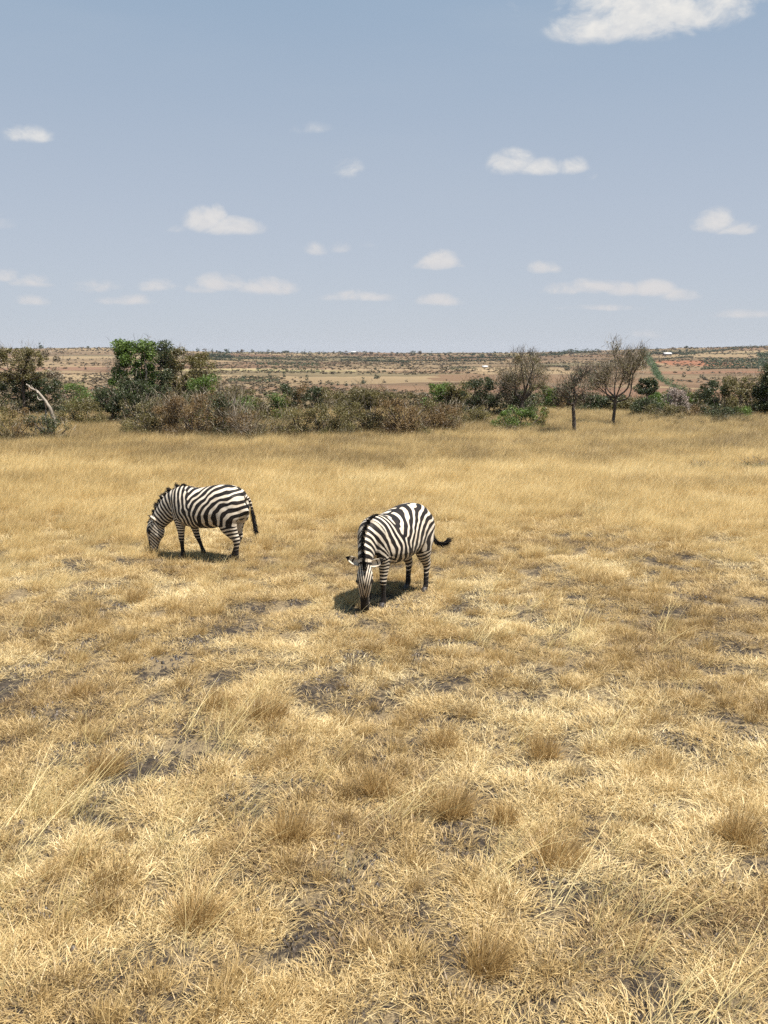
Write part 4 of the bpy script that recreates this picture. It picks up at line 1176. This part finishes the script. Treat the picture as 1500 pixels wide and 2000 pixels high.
    for (px0, px1, py0, py1, n, hp) in ((500, 625, 708, 727, 900, 2.6), (440, 545, 740, 746, 360, 3), (1375, 1500, 700, 720, 1100, 3.0), (405, 450, 690, 698, 200, 3),
                                        (870, 935, 716, 722, 160, 2), (860, 900, 718, 724, 80, 2), (410, 470, 713, 718, 120, 2), (1020, 1075, 716, 722, 90, 2), (1480, 1500, 690, 715, 160, 4)):
        # plots are rectangles of land, filled evenly
        c = [far(px, py) for px, py in ((px0, py1), (px1, py1), (px1, py0), (px0, py0))]
        u = r.uniform(0, 1, n); v = np.round(r.uniform(0, 1, n) * 14) / 14
        for a, b in zip(u, v):
            p = (1 - b) * ((1 - a) * np.array(c[0]) + a * np.array(c[1])) + b * ((1 - a) * np.array(c[3]) + a * np.array(c[2]))
            if float(fbm(np.array([p[0] / 40]), np.array([p[1] / 40]), 5, 3)[0]) < .36: continue
            R = math.hypot(*p); pts.append((p[0], p[1], gz(*p) - .05)); sc.append(hp / F * R * r.uniform(.5, 1.1))
    pts = np.array(pts); sc = np.array(sc)
    scatter('crop', 'green crop rows in plots on the valley floor', pts, r.uniform(0, 6, len(pts)), np.stack([sc * 1.8, sc * 1.8, sc], 1), r.uniform(0, 1, len(pts)), cc)
    # low scrub speckling the valley and slopes
    cs = proto_collection('field_scrub', pr, leaf_mat('leaf_field_scrub', (0.051, 0.044, 0.026), (0.098, 0.073, 0.039), (0.164, 0.113, 0.061), .1, .02, True))
    n = 22000
    rr = np.exp(r.uniform(math.log(150), math.log(1700), n)); aa = r.uniform(-.43, .43, n)
    x = rr * np.sin(aa); y = rr * np.cos(aa)
    k = fbm(x / 110, y / 55, 301, 4) + .20 * sstep(900, 1400, rr) > .49
    x = x[k]; y = y[k]; rr = rr[k]
    s = r.uniform(.35, 1.0, len(x)) * (1.0 + rr / 900)
    scatter('field_scrub', 'low brown scrub speckling the far fields and slopes', np.stack([x, y, ground_z(x, y) - .1], 1), r.uniform(0, 6, len(x)),
            np.stack([s * 2.2, s * 2.2, s], 1), r.uniform(0, 1, len(x)), cs)

    # tin-roofed houses
    def house(px, py, wpx, hpx, label, roofc, group):
        x, y = far(px, py, 900 if py < 700 else 170); R = math.hypot(x, y); w = wpx / F * R; h = hpx / F * R; d = w * .55
        o = thing('farmhouse', label, 'house', (x, y, gz(x, y)), math.radians(8), group)
        hw, hd, e, tp = w / 2, d / 2, h * .6, h
        V = [(-hw, -hd, -.3), (hw, -hd, -.3), (hw, hd, -.3), (-hw, hd, -.3), (-hw, -hd, e), (hw, -hd, e), (hw, hd, e), (-hw, hd, e), (-hw, 0, tp), (hw, 0, tp)]
        me = mesh_np('walls', V, [[(0, 1, 5, 4), (1, 2, 6, 5), (2, 3, 7, 6), (3, 0, 4, 7)], [(4, 7, 8)[::-1], (5, 6, 9)]], MATS['wall_plaster']); link('walls', me, o)
        ov = .4; t = .12
        V = []
        for s in (-1, 1):
            V += [(-hw - ov, s * (hd + ov), e - .25), (hw + ov, s * (hd + ov), e - .25), (hw + ov, 0, tp + .05), (-hw - ov, 0, tp + .05)]
            V += [(a, b, c + t) for (a, b, c) in V[-4:]]
        Qs = []
        for b in (0, 8):
            Qs += [(b, b + 1, b + 2, b + 3), (b + 4, b + 5, b + 6, b + 7), (b, b + 1, b + 5, b + 4), (b + 1, b + 2, b + 6, b + 5), (b + 3, b, b + 4, b + 7)]
        link('roof', mesh_np('roof', V, [Qs], roofc), o)
        for k in (-.28, .28):
            V = [(hw * 2 * k - .5, -hd - .02, e * .35), (hw * 2 * k + .5, -hd - .02, e * .35), (hw * 2 * k + .5, -hd - .02, e * .75), (hw * 2 * k - .5, -hd - .02, e * .75)]
            V += [(a, b + .1, c) for a, b, c in V]
            link('window', mesh_np('window', V, [[(0, 1, 2, 3), (0, 4, 5, 1), (3, 2, 6, 7), (0, 3, 7, 4), (1, 5, 6, 2)]], MATS['eye_dark']), o)
        V = [(-.5, -hd - .03, -.2), (.5, -hd - .03, -.2), (.5, -hd - .03, e * .78), (-.5, -hd - .03, e * .78)]
        V += [(a, b + .1, c) for a, b, c in V]
        link('door', mesh_np('door', V, [[(0, 1, 2, 3), (0, 4, 5, 1), (3, 2, 6, 7), (0, 3, 7, 4), (1, 5, 6, 2)]], MATS['door_wood']), o)
    plain_mat('wall_plaster', (.22, .16, .12), .9)
    plain_mat('door_wood', (.10, .06, .04), .8)
    tin = plain_mat('tin_roof', (.50, .50, .50), .5, (.40, .39, .38), 3)
    house(1303, 694.5, 14, 5.5, 'tin-roofed white farmhouse on the skyline right of the long hedge', tin, 'far farmhouses')
    house(947, 718, 9, 3.5, 'small pale-roofed shed alone in the valley right of centre', tin, 'far farmhouses')
    house(690, 689.5, 9, 3, 'tiny pale-roofed house on the skyline above the centre thicket', tin, 'far farmhouses')


build_far()


# ================================================================== zebras
def loft(sections, n_res=None, N=22, power=2.0, egg=0.0):
    """sections rows: x, y, z, a (lateral half width), b (half depth in the plane of bending), sectional rings -> closed mesh"""
    S = np.asarray(sections, float)
    S = catmull(S, n_res or len(S) * 4)
    P = S[:, :3]; a = np.maximum(S[:, 3], .008); b = np.maximum(S[:, 4], .008)
    T = np.gradient(P, axis=0); T /= np.linalg.norm(T, axis=1)[:, None]
    yw = np.radians(S[:, 5]) if S.shape[1] > 5 else np.zeros(len(P))
    lat = np.stack([-np.sin(yw), np.cos(yw), np.zeros(len(P))], 1); lat -= T * np.sum(T * lat, 1)[:, None]; lat /= np.linalg.norm(lat, axis=1)[:, None]
    dor = np.cross(T, lat)                      # tangent forward, lat left -> dorsal up
    th = np.arange(N) * 2 * math.pi / N
    c = np.sign(np.cos(th)) * np.abs(np.cos(th)) ** (2 / power); s = np.sign(np.sin(th)) * np.abs(np.sin(th)) ** (2 / power)
    wid = 1 - egg * s
    R = P[:, None] + lat[:, None] * (a[:, None] * (c * wid)[None])[:, :, None] + dor[:, None] * (b[:, None] * s[None])[:, :, None]
    m = len(P); V = R.reshape(-1, 3)
    V = np.vstack([V, P[0], P[-1]])
    i, j = np.meshgrid(np.arange(m - 1), np.arange(N), indexing='ij'); j2 = (j + 1) % N
    Q = np.stack([i * N + j, i * N + j2, (i + 1) * N + j2, (i + 1) * N + j], -1).reshape(-1, 4)
    j = np.arange(N); T1 = np.stack([np.full(N, m * N), (j + 1) % N, j], 1); T2 = np.stack([np.full(N, m * N + 1), (m - 1) * N + j, (m - 1) * N + (j + 1) % N], 1)
    return V, Q, np.vstack([T1, T2]), dict(P=P, a=a, b=b, T=T, lat=lat, dor=dor)


TORSO = [(-.80, 1.02, .93, .02), (-.785, 1.10, .84, .10), (-.74, 1.19, .75, .175), (-.65, 1.265, .69, .235), (-.5, 1.32, .66, .275), (-.33, 1.325, .62, .30), (-.12, 1.285, .575, .325),
         (.08, 1.25, .55, .335), (.26, 1.25, .565, .31), (.40, 1.275, .61, .262), (.50, 1.255, .66, .225), (.58, 1.17, .73, .17), (.635, 1.05, .82, .09), (.65, .95, .90, .02)]


def near_poly(P, L):
    """distance to polyline L and arc-length there; P (n,3)"""
    best = np.full(len(P), 1e9); arc = np.zeros(len(P)); s0 = 0
    for k in range(len(L) - 1):
        a, b = L[k], L[k + 1]; ab = b - a; l2 = ab @ ab
        t = np.clip(((P - a) @ ab) / l2, 0, 1)
        d = np.linalg.norm(P - (a + t[:, None] * ab), axis=1)
        m = d < best; best[m] = d[m]; arc[m] = s0 + t[m] * math.sqrt(l2)
        s0 += math.sqrt(l2)
    return best, arc


def zebra(label, loc, heading, neck, head, swing, ears, tail, fat=1.0, seed=1, scale=1.0, mane=(.03, .08, .013), rump_lam=.115, flank_lam=.092):
    rng = np.random.default_rng(seed)
    root = thing('zebra', label, 'zebra', loc, heading, 'zebras grazing on the plain'); root.scale = (scale,) * 3
    parts = []
    tor = [(x, 0, (t + b) / 2, w * fat, (t - b) / 2) for x, t, b, w in TORSO]
    parts.append(loft(tor, 60, 28, 2.25, .10)[:3])
    nv = loft(neck, 40, 24, 2.1, .12); parts.append(nv[:3]); NI = nv[3]
    hv = loft(head, 44, 24, 2.3, -.10); parts.append(hv[:3]); HI = hv[3]
    legs = {}
    def leg(kind, s, dx, dy=0.0):
        if kind == 'f':
            L = [(.37, .14, .98, .08, .15), (.40, .155, .86, .095, .16), (.425, .155, .73, .088, .125), (.425, .150, .62, .070, .088), (.425, .142, .50, .055, .064), (.428, .137, .42, .047, .052),
                 (.43, .135, .375, .047, .052), (.427, .135, .32, .037, .040), (.422, .135, .25, .030, .033), (.42, .135, .16, .029, .032), (.42, .135, .105, .038, .042), (.432, .135, .06, .034, .040), (.440, .135, .03, .038, .046)]
        else:
            L = [(-.42, .11, 1.05, .12, .22), (-.48, .155, .92, .135, .25), (-.50, .175, .79, .125, .225), (-.515, .178, .68, .100, .170), (-.55, .170, .585, .084, .132), (-.595, .160, .50, .062, .092),
                 (-.635, .155, .435, .050, .072), (-.645, .152, .39, .046, .062), (-.640, .150, .32, .038, .048), (-.628, .150, .22, .034, .040), (-.62, .150, .115, .036, .042), (-.604, .150, .065, .034, .040), (-.595, .150, .03, .038, .048)]
        out = []
        for (x, y, z, a, b) in L:
            k = max(0, (.80 - z) / .80)
            out.append((x + dx * k, s * (y + dy * k), z, a * 1.07, b * 1.07))
        legs[(kind, s)] = np.array([o[:3] for o in out])
        v = loft(out, 52, 16, 2.0)
        return v[:3], out
    hoofs = []
    for key, (dx, dy) in swing.items():
        v, o = leg(key[0], key[1], dx, dy); parts.append(v); hoofs.append(o[-1])
    # lower jaw, cheeks, brow and nostril swellings give the head its planes
    def blob(c, r, rot=None):
        u = np.linspace(0, math.pi, 9); w = np.arange(14) * 2 * math.pi / 14
        V = [(c[0] + r[0] * math.sin(a) * math.cos(b), c[1] + r[1] * math.sin(a) * math.sin(b), c[2] + r[2] * math.cos(a)) for a in u[1:-1] for b in w]
        V += [(c[0], c[1], c[2] + r[2]), (c[0], c[1], c[2] - r[2])]
        m = 7; Q = []; 
        for i in range(m - 1):
            for j in range(14): Q.append((i * 14 + j, (i + 1) * 14 + j, (i + 1) * 14 + (j + 1) % 14, i * 14 + (j + 1) % 14))
        T = [(m * 14, j, (j + 1) % 14) for j in range(14)] + [(m * 14 + 1, (m - 1) * 14 + (j + 1) % 14, (m - 1) * 14 + j) for j in range(14)]
        return np.array(V), np.array(Q), np.array(T)
    hp, ht, hd = HI['P'], HI['T'], HI['dor']
    def hpt(f, lat, dor):
        k = int(f * (len(hp) - 1)); return hp[k] + HI['lat'][k] * lat * HI['a'][k] + hd[k] * dor * HI['b'][k]
    for s in (-1, 1):
        parts.append(blob(hpt(.33, s * .80, .48), (.035, .028, .042)))     # brow
        parts.append(blob(hpt(.93, s * .60, .45), (.028, .024, .030)))     # nostril
        parts.append(blob(hpt(.36, s * .42, -.42), (.085, .055, .10)))     # cheek
        parts.append(blob((.47, s * .15, .83), (.12, .075, .15)))          # shoulder
        parts.append(blob((-.55, s * .15 * fat, .98), (.22, .135, .24)))   # haunch
    parts.append(blob((-.02, 0, .86), (.46, .335 * fat, .315)))            # barrel
    V = []; Q = []; T = []; o = 0
    for v, q, t in parts: V.append(v); Q.append(q + o); T.append(t + o); o += len(v)
    me = mesh_np('raw', np.vstack(V), [np.vstack(Q), np.vstack(T)])
    tmp = bpy.data.objects.new('raw', me); COL.objects.link(tmp)
    bm = bmesh.new(); bm.from_mesh(me); bmesh.ops.recalc_face_normals(bm, faces=bm.faces); bm.to_mesh(me); bm.free()
    md = tmp.modifiers.new('r', 'REMESH'); md.mode = 'VOXEL'; md.voxel_size = .0105; md.use_smooth_shade = True
    md = tmp.modifiers.new('s', 'SMOOTH'); md.factor = .5; md.iterations = 6
    dg = bpy.context.evaluated_depsgraph_get(); dg.update()
    body = bpy.data.meshes.new_from_object(tmp.evaluated_get(dg)); body.name = 'body'
    bpy.data.objects.remove(tmp)
    n = len(body.vertices); co = np.empty(n * 3, np.float32); body.vertices.foreach_get('co', co); co = co.reshape(-1, 3).astype(float)
    no = np.empty(n * 3, np.float32); body.vertices.foreach_get('normal', no); no = no.reshape(-1, 3).astype(float)

    sdd = seed * 7

    def field(P, N_):
        x, y, z = P.T
        TP = 2 * math.pi
        side = np.where(y > 0, 0, 50)
        wob = (fbm(x * 3.4 + 9 + side, z * 3.4, sdd, 3) - .5) * 1.25
        wob2 = (fbm(x * 7 + side, z * 7 + 5, sdd + 3, 2) - .5) * .45
        # flank and rump: arcs swung round the back of the thigh
        rr = np.sqrt(((x + .80) / 1.30) ** 2 + (z - .72) ** 2)
        lam = rump_lam * (1 - .28 * sstep(.35, .85, rr))
        ph_r = rr / rump_lam * (1 + .20 * sstep(.3, .9, rr)) + wob + wob2
        ph_f = (x - .30 * (z - 1) + .10 * np.abs(y)) / flank_lam + wob * .9 + wob2
        wf = sstep(-.02, .24, x - .55 * (z - 1.0) - .05 + (fbm(x * 3 + side, z * 3, sdd + 9, 2) - .5) * .15)
        f = (1 - wf) * np.sin(TP * ph_r) + wf * np.sin(TP * ph_f)
        f += .30 * wf + .28 * (1 - wf)
        # neck
        dN, sN = near_poly(P, NI['P']); LN = np.sum(np.linalg.norm(np.diff(NI['P'], axis=0), axis=1))
        ph_n = sN / .070 + wob2 * .7 + wob * .3
        wn = sstep(.10, .26, sN) * sstep(.34, .46, x)
        f = f * (1 - wn) + wn * (np.sin(TP * ph_n) + .22)
        # legs
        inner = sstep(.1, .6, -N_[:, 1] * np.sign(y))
        lowdark = np.zeros(n_ := len(P)); 
        for (kind, s), L in legs.items():
            d, sl = near_poly(P, L)
            if kind == 'f':
                w = sstep(.80, .66, z + .35 * np.abs(x - .42)) * (np.sign(y) == s) * (x > .02) * sstep(.20, .13, d)
                ph = (z + .45 * np.abs(x - .44) * sstep(.5, .7, z)) / .050 + wob2 * .6
                dark = sstep(.46, .26, z) * .95
            else:
                w = sstep(.70, .60, z - .0 * x) * (np.sign(y) == s) * (x < -.2) * sstep(.30, .18, d)
                ph = (z + .25 * (x + .6)) / .062 + wob2 * .7
                dark = sstep(.42, .20, z) * .9
            # pale inner thigh, dusky inside of the lower leg
            g = np.sin(TP * ph) + dark + .1
            f = f * (1 - w) + w * g
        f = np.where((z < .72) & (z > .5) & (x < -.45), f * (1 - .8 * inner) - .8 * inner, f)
        # head
        d, sh = near_poly(P, HI['P']); LH = np.sum(np.linalg.norm(np.diff(HI['P'], axis=0), axis=1)); th = sh / LH
        kk = np.clip((th * (len(HI['P']) - 1)).astype(int), 0, len(HI['P']) - 1)
        rel = P - HI['P'][kk]; v = np.sum(rel * HI['dor'][kk], 1) / HI['b'][kk]; u = np.sum(rel * HI['lat'][kk], 1)
        front = sstep(.38, .50, v)
        ph_h = (sh + .060 * v + .5 * np.abs(u)) / .056 + wob2 * .5
        ph_fr = (np.abs(u) + .22 * sh) / .031 + wob2 * .4
        gh = (1 - front) * np.sin(TP * ph_h) + front * np.sin(TP * ph_fr) * (1 - .70 * sstep(.34, .5, th)) - .15 * (1 - front) - .05 * front
        gh = gh + 2.0 * sstep(.84, .92, th) + 1.2 * sstep(.60, .80, th) * front * .6
        # dark ring round the eye
        for s in (-1, 1):
            e = hpt(.33, s * .92, .42); de = np.linalg.norm(P - e, axis=1); gh += 1.6 * sstep(.055, .030, de)
        wh = sstep(.02, .12, th) * sstep(.24, .20, d) * (x > .6)
        f = f * (1 - wh) + wh * gh
        # dorsal line
        ds = sstep(.030, .014, np.abs(y)) * sstep(.75, .92, N_[:, 2]) * (x < .45) * (z > 1.1)
        f = f * (1 - ds) + ds * 1
        # dusty lower belly and legs
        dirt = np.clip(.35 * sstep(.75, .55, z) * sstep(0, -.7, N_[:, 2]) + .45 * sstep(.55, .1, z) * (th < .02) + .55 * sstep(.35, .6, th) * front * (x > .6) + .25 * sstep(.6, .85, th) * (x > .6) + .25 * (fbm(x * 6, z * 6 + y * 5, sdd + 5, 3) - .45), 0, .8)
        return f, dirt
    f, dirt = field(co, no)
    a = body.attributes.new('stripe', 'FLOAT', 'POINT'); a.data.foreach_set('value', f.astype(np.float32))
    a = body.attributes.new('dirt', 'FLOAT', 'POINT'); a.data.foreach_set('value', dirt.astype(np.float32))
    body.materials.clear(); body.materials.append(M_ZEB)
    link('body', body, root)

    def strands(name, pts, dirs, lens, wid, stripe, tipdark=.55):
        m = len(pts); side = np.cross(dirs, rng.normal(0, 1, (m, 3))); side /= np.linalg.norm(side, axis=1)[:, None]
        V = []; St = []
        bendv = rng.normal(0, .12, (m, 3))
        for k, (t, w) in enumerate(((0, 1.0), (.5, .85), (1.0, .25))):
            c = pts + dirs * (lens * t)[:, None] + bendv * (lens * t * t)[:, None]
            V.append(c - side * wid * w * .5); V.append(c + side * wid * w * .5)
            s_ = stripe if t < tipdark else np.maximum(stripe, .9)
            St += [s_, s_]
        V = np.stack(V, 1).reshape(-1, 3); St = np.stack(St, 1).ravel()
        b = np.arange(m)[:, None] * 6
        Qs = np.concatenate([b + np.array([0, 1, 3, 2]), b + np.array([2, 3, 5, 4])])
        me = mesh_np(name, V, [Qs], M_ZEB, attrs={'stripe': St, 'dirt': np.zeros(len(V))})
        return link(name, me, root)
    # mane: crest of the neck from the forelock to the withers
    m = 2200
    tt = rng.uniform(0, 1, m); PI_ = NI['P']; k = tt * (len(PI_) - 1.001); i = k.astype(int); fr = (k - i)[:, None]
    cp = PI_[i] * (1 - fr) + PI_[i + 1] * fr; dd = NI['dor'][i]; bb = NI['b'][i] * (1 - fr[:, 0]) + NI['b'][np.minimum(i + 1, len(PI_) - 1)] * fr[:, 0]
    lt = NI['lat'][i]; tg = NI['T'][i]
    off = rng.normal(0, mane[2], m)
    base = cp + dd * (bb * .955)[:, None] + lt * off[:, None]
    cl = vnoise(tt * 26, tt * 0 + 3, sdd + 2)
    ln = (mane[0] + mane[1] * cl ** 1.5) * (.45 + .55 * sstep(0, .22, tt)) * rng.uniform(.75, 1.1, m)
    dr = dd + lt * (off * 9)[:, None] + tg * (rng.normal(0, .10, m) + (cl - .5) * .5)[:, None]; dr /= np.linalg.norm(dr, axis=1)[:, None]
    sf, _ = field(base, dd)
    strands('mane', base, dr, ln, .0085, sf * .8 + .05, .75)
    # forelock between the ears
    m2 = 260; b0 = hpt(.04, 0, .9)
    bs = b0 + rng.normal(0, .014, (m2, 3)); dr = np.tile(HI['dor'][1] * .7 - HI['T'][1] * .7, (m2, 1)) + rng.normal(0, .18, (m2, 3)); dr /= np.linalg.norm(dr, axis=1)[:, None]
    strands('forelock', bs, dr, rng.uniform(.05, .09, m2), .008, np.full(m2, .9), .5)

    # ears: cupped leaves, pale inside, black band and tip
    for s, (ed, face, el) in ears.items():
        ed = np.array(ed, float); ed /= np.linalg.norm(ed); face = np.array(face, float); face -= ed * (face @ ed); face /= np.linalg.norm(face)
        sd2 = np.cross(ed, face); e0 = hpt(.06, s * .92, .25)
        nu, nv2 = 11, 9; Vo = []; St = []
        for iu in range(nu):
            t = iu / (nu - 1); w = .048 * math.sin(math.pi * min(1, (t * .80 + .20)) ** 1.15) ** .75 if t < 1 else .001
            w = max(w, .002)
            for jv in range(nv2):
                g = (jv / (nv2 - 1) - .5) * 2 * 1.9 * (1 - .45 * t)
                p = e0 + ed * (t * el) + sd2 * (math.sin(g) * w) - face * (math.cos(g) * w * .8)
                Vo.append(p)
                v = 1.0 if t > .74 else (-1.0 if t > .52 else (.9 if t > .40 and abs(g) < .9 else -1.0))
                St.append(v)
        Qs = [(iu * nv2 + jv, iu * nv2 + jv + 1, (iu + 1) * nv2 + jv + 1, (iu + 1) * nv2 + jv) for iu in range(nu - 1) for jv in range(nv2 - 1)]
        me = mesh_np('ear', np.array(Vo), [Qs], M_ZEB, smooth=True, attrs={'stripe': np.array(St) * .9, 'dirt': np.zeros(len(Vo))})
        eo = link('ear', me, root); sm = eo.modifiers.new('thick', 'SOLIDIFY'); sm.thickness = .006
        dg = bpy.context.evaluated_depsgraph_get(); me2 = bpy.data.meshes.new_from_object(eo.evaluated_get(dg)); me2.name = 'ear'
        eo.modifiers.clear(); eo.data = me2
    # eyes
    for s in (-1, 1):
        v, q, t = blob((0, 0, 0), (.017, .014, .019)); me = mesh_np('eye', v, [q, t], M_EYE, smooth=True); link('eye', me, root, tuple(hpt(.33, s * .99, .46)))
    # hooves
    for (x, y, z, a, b_) in hoofs:
        sec = [(x - .006, y, .075, .036, .042), (x, y, .05, .040, .050), (x + .012, y, .022, .046, .058), (x + .018, y, -.012, .050, .064)]
        v, q, t, _ = loft(sec, 8, 14, 2.2); me = mesh_np('hoof', v, [q, t], M_HOOF, smooth=True); link('hoof', me, root)
    # tail: striped dock, black brush
    tp = catmull(tail, 40); rad = np.interp(np.linspace(0, 1, 40), [0, .15, .6, 1], [.034, .027, .016, .007])
    kdock = 26
    tb = Tubes(10); tb.path(tp[:kdock], rad[:kdock]); V = np.vstack(tb.V)
    st = np.repeat(np.sin(np.linspace(0, 1, kdock) * 2 * math.pi * 7.5), 10) * .8 + np.repeat(np.linspace(-.1, .7, kdock), 10)
    me = mesh_np('tail', V, [np.vstack(tb.Q)], M_ZEB, smooth=True, attrs={'stripe': st, 'dirt': np.full(len(V), .15)})
    to = link('tail', me, root)
    m3 = 1000; kk = rng.uniform(.45, .97, m3) * 38; i = kk.astype(int); cp = tp[i] + rng.normal(0, .008, (m3, 3)); tg = np.gradient(tp, axis=0)[i]; tg /= np.linalg.norm(tg, axis=1)[:, None]
    nx = tp[np.minimum(i + 6, 39)] - tp[i]; nx = nx + tg * .02; nx /= np.linalg.norm(nx, axis=1)[:, None]
    dr = nx + rng.normal(0, .14, (m3, 3)); dr /= np.linalg.norm(dr, axis=1)[:, None]
    tu = strands('tail_tuft', cp, dr, rng.uniform(.06, .15, m3), .008, np.full(m3, .9), .5)
    tu.parent = to
    return root


SW0 = {('f', 1): (0, 0), ('f', -1): (0, 0), ('h', 1): (0, 0), ('h', -1): (0, 0)}
# left zebra, side-on, head down to the left
x, y = gnd(405, 1090); 
neck1 = [(.30, 0, 1.00, .19, .255), (.46, 0, .985, .175, .262), (.62, 0, .92, .142, .240), (.77, 0, .80, .116, .200), (.89, 0, .68, .100, .172), (.965, 0, .575, .092, .148), (.99, 0, .51, .085, .13)]
head1 = [(.945, 0, .64, .058, .080), (.98, 0, .575, .085, .125), (1.01, 0, .50, .100, .165), (1.035, 0, .41, .102, .170), (1.055, 0, .31, .082, .135), (1.068, 0, .22, .064, .106), (1.075, 0, .15, .058, .088), (1.08, 0, .09, .060, .084), (1.078, 0, .045, .052, .070), (1.076, 0, .02, .030, .04)]
F1 = math.pi - math.radians(20)
zebra('zebra grazing side-on at left with spiky mane and hanging tail', (x, y, gz(x, y)), F1, neck1, head1,
      {('f', 1): (-.02, 0), ('f', -1): (-.30, .0), ('h', 1): (-.04, 0), ('h', -1): (.20, 0)},
      {1: ((.45, .55, .55), (.5, .6, -.4), .17), -1: ((.75, -.50, .50), (.5, -.4, -.4), .17)},
      [(-.76, 0, 1.14), (-.83, -.01, 1.10), (-.87, -.02, .98), (-.885, -.03, .84), (-.91, -.04, .70), (-.93, -.04, .56)], 1.03, 3, 1.0, (.025, .085, .012))
# right zebra, three-quarter front view, muzzle on the ground
x, y = gnd(767, 1167)
neck2 = [(.30, 0, 1.00, .19, .255, 0), (.46, 0.01, .985, .165, .255, 3), (.60, .02, .925, .132, .225, 10), (.71, .05, .83, .110, .185, 20), (.77, .08, .735, .098, .158, 28), (.80, .10, .65, .090, .135, 33), (.815, .11, .59, .082, .12, 35)]
head2 = [(.775, .095, .70, .060, .075, 35), (.80, .105, .63, .085, .115, 35), (.815, .11, .55, .104, .150, 35), (.82, .11, .46, .106, .152, 35), (.815, .105, .36, .084, .120, 35), (.805, .095, .27, .066, .094, 35), (.795, .09, .19, .059, .080, 35), (.785, .085, .13, .062, .078, 35), (.775, .08, .07, .056, .066, 35), (.77, .08, .045, .034, .04, 35)]
F2 = math.atan2(-.82, -.57)
zebra('zebra facing the camera at right with head down and ears out sideways', (x, y, gz(x, y)), F2, neck2, head2,
      {('f', 1): (0, 0), ('f', -1): (-.02, 0), ('h', 1): (-.02, 0), ('h', -1): (.0, 0)},
      {1: ((-.35, .82, .30), (.6, .5, .1), .18), -1: ((.62, -.70, .45), (.7, .4, .1), .215)},
      [(-.76, 0, 1.14), (-.84, 0, 1.09), (-.88, .03, .95), (-.90, .08, .80), (-.94, .13, .69), (-1.00, .20, .65), (-1.05, .26, .69)], 1.08, 8, 1.03, (.045, .035, .010), flank_lam=.082)
# a single straw leaning across the right zebra's muzzle
x0, y0 = gnd(672, 1196)
P = catmull([(0, 0, -.02), (.10, .12, .09), (.22, .20, .20), (.32, .24, .31)], 14)
tb = Tubes(5); tb.path(P, np.linspace(.0055, .003, 14), .8)
tag(link('straw', tb.mesh('straw', M_STEM), loc=(x0, y0, gz(x0, y0))), 'single pale straw leaning across the muzzle of the right zebra', 'straw')


# ================================================================== thin dusty haze lying over the valley
def build_haze():
    me = bpy.data.meshes.new('haze'); bm = bmesh.new()
    bmesh.ops.create_cube(bm, size=1.0); bmesh.ops.scale(bm, vec=(6800, 6800, 54), verts=bm.verts); bm.to_mesh(me); bm.free()
    o = link('haze', me, loc=(0, 0, 8)); tag(o, 'thin dusty haze over the valley', kind='stuff')
    m = bpy.data.materials.new('haze'); m.use_nodes = True; t = NT(m.node_tree); t.n.clear()
    out = t.new('ShaderNodeOutputMaterial'); v = t.new('ShaderNodeVolumePrincipled')
    v.inputs['Color'].default_value = (.82, .87, 1.0, 1); v.inputs['Density'].default_value = 0.00005; v.inputs['Anisotropy'].default_value = 0.0
    t.l.new(v.outputs[0], out.inputs['Volume']); me.materials.append(m)


build_haze()
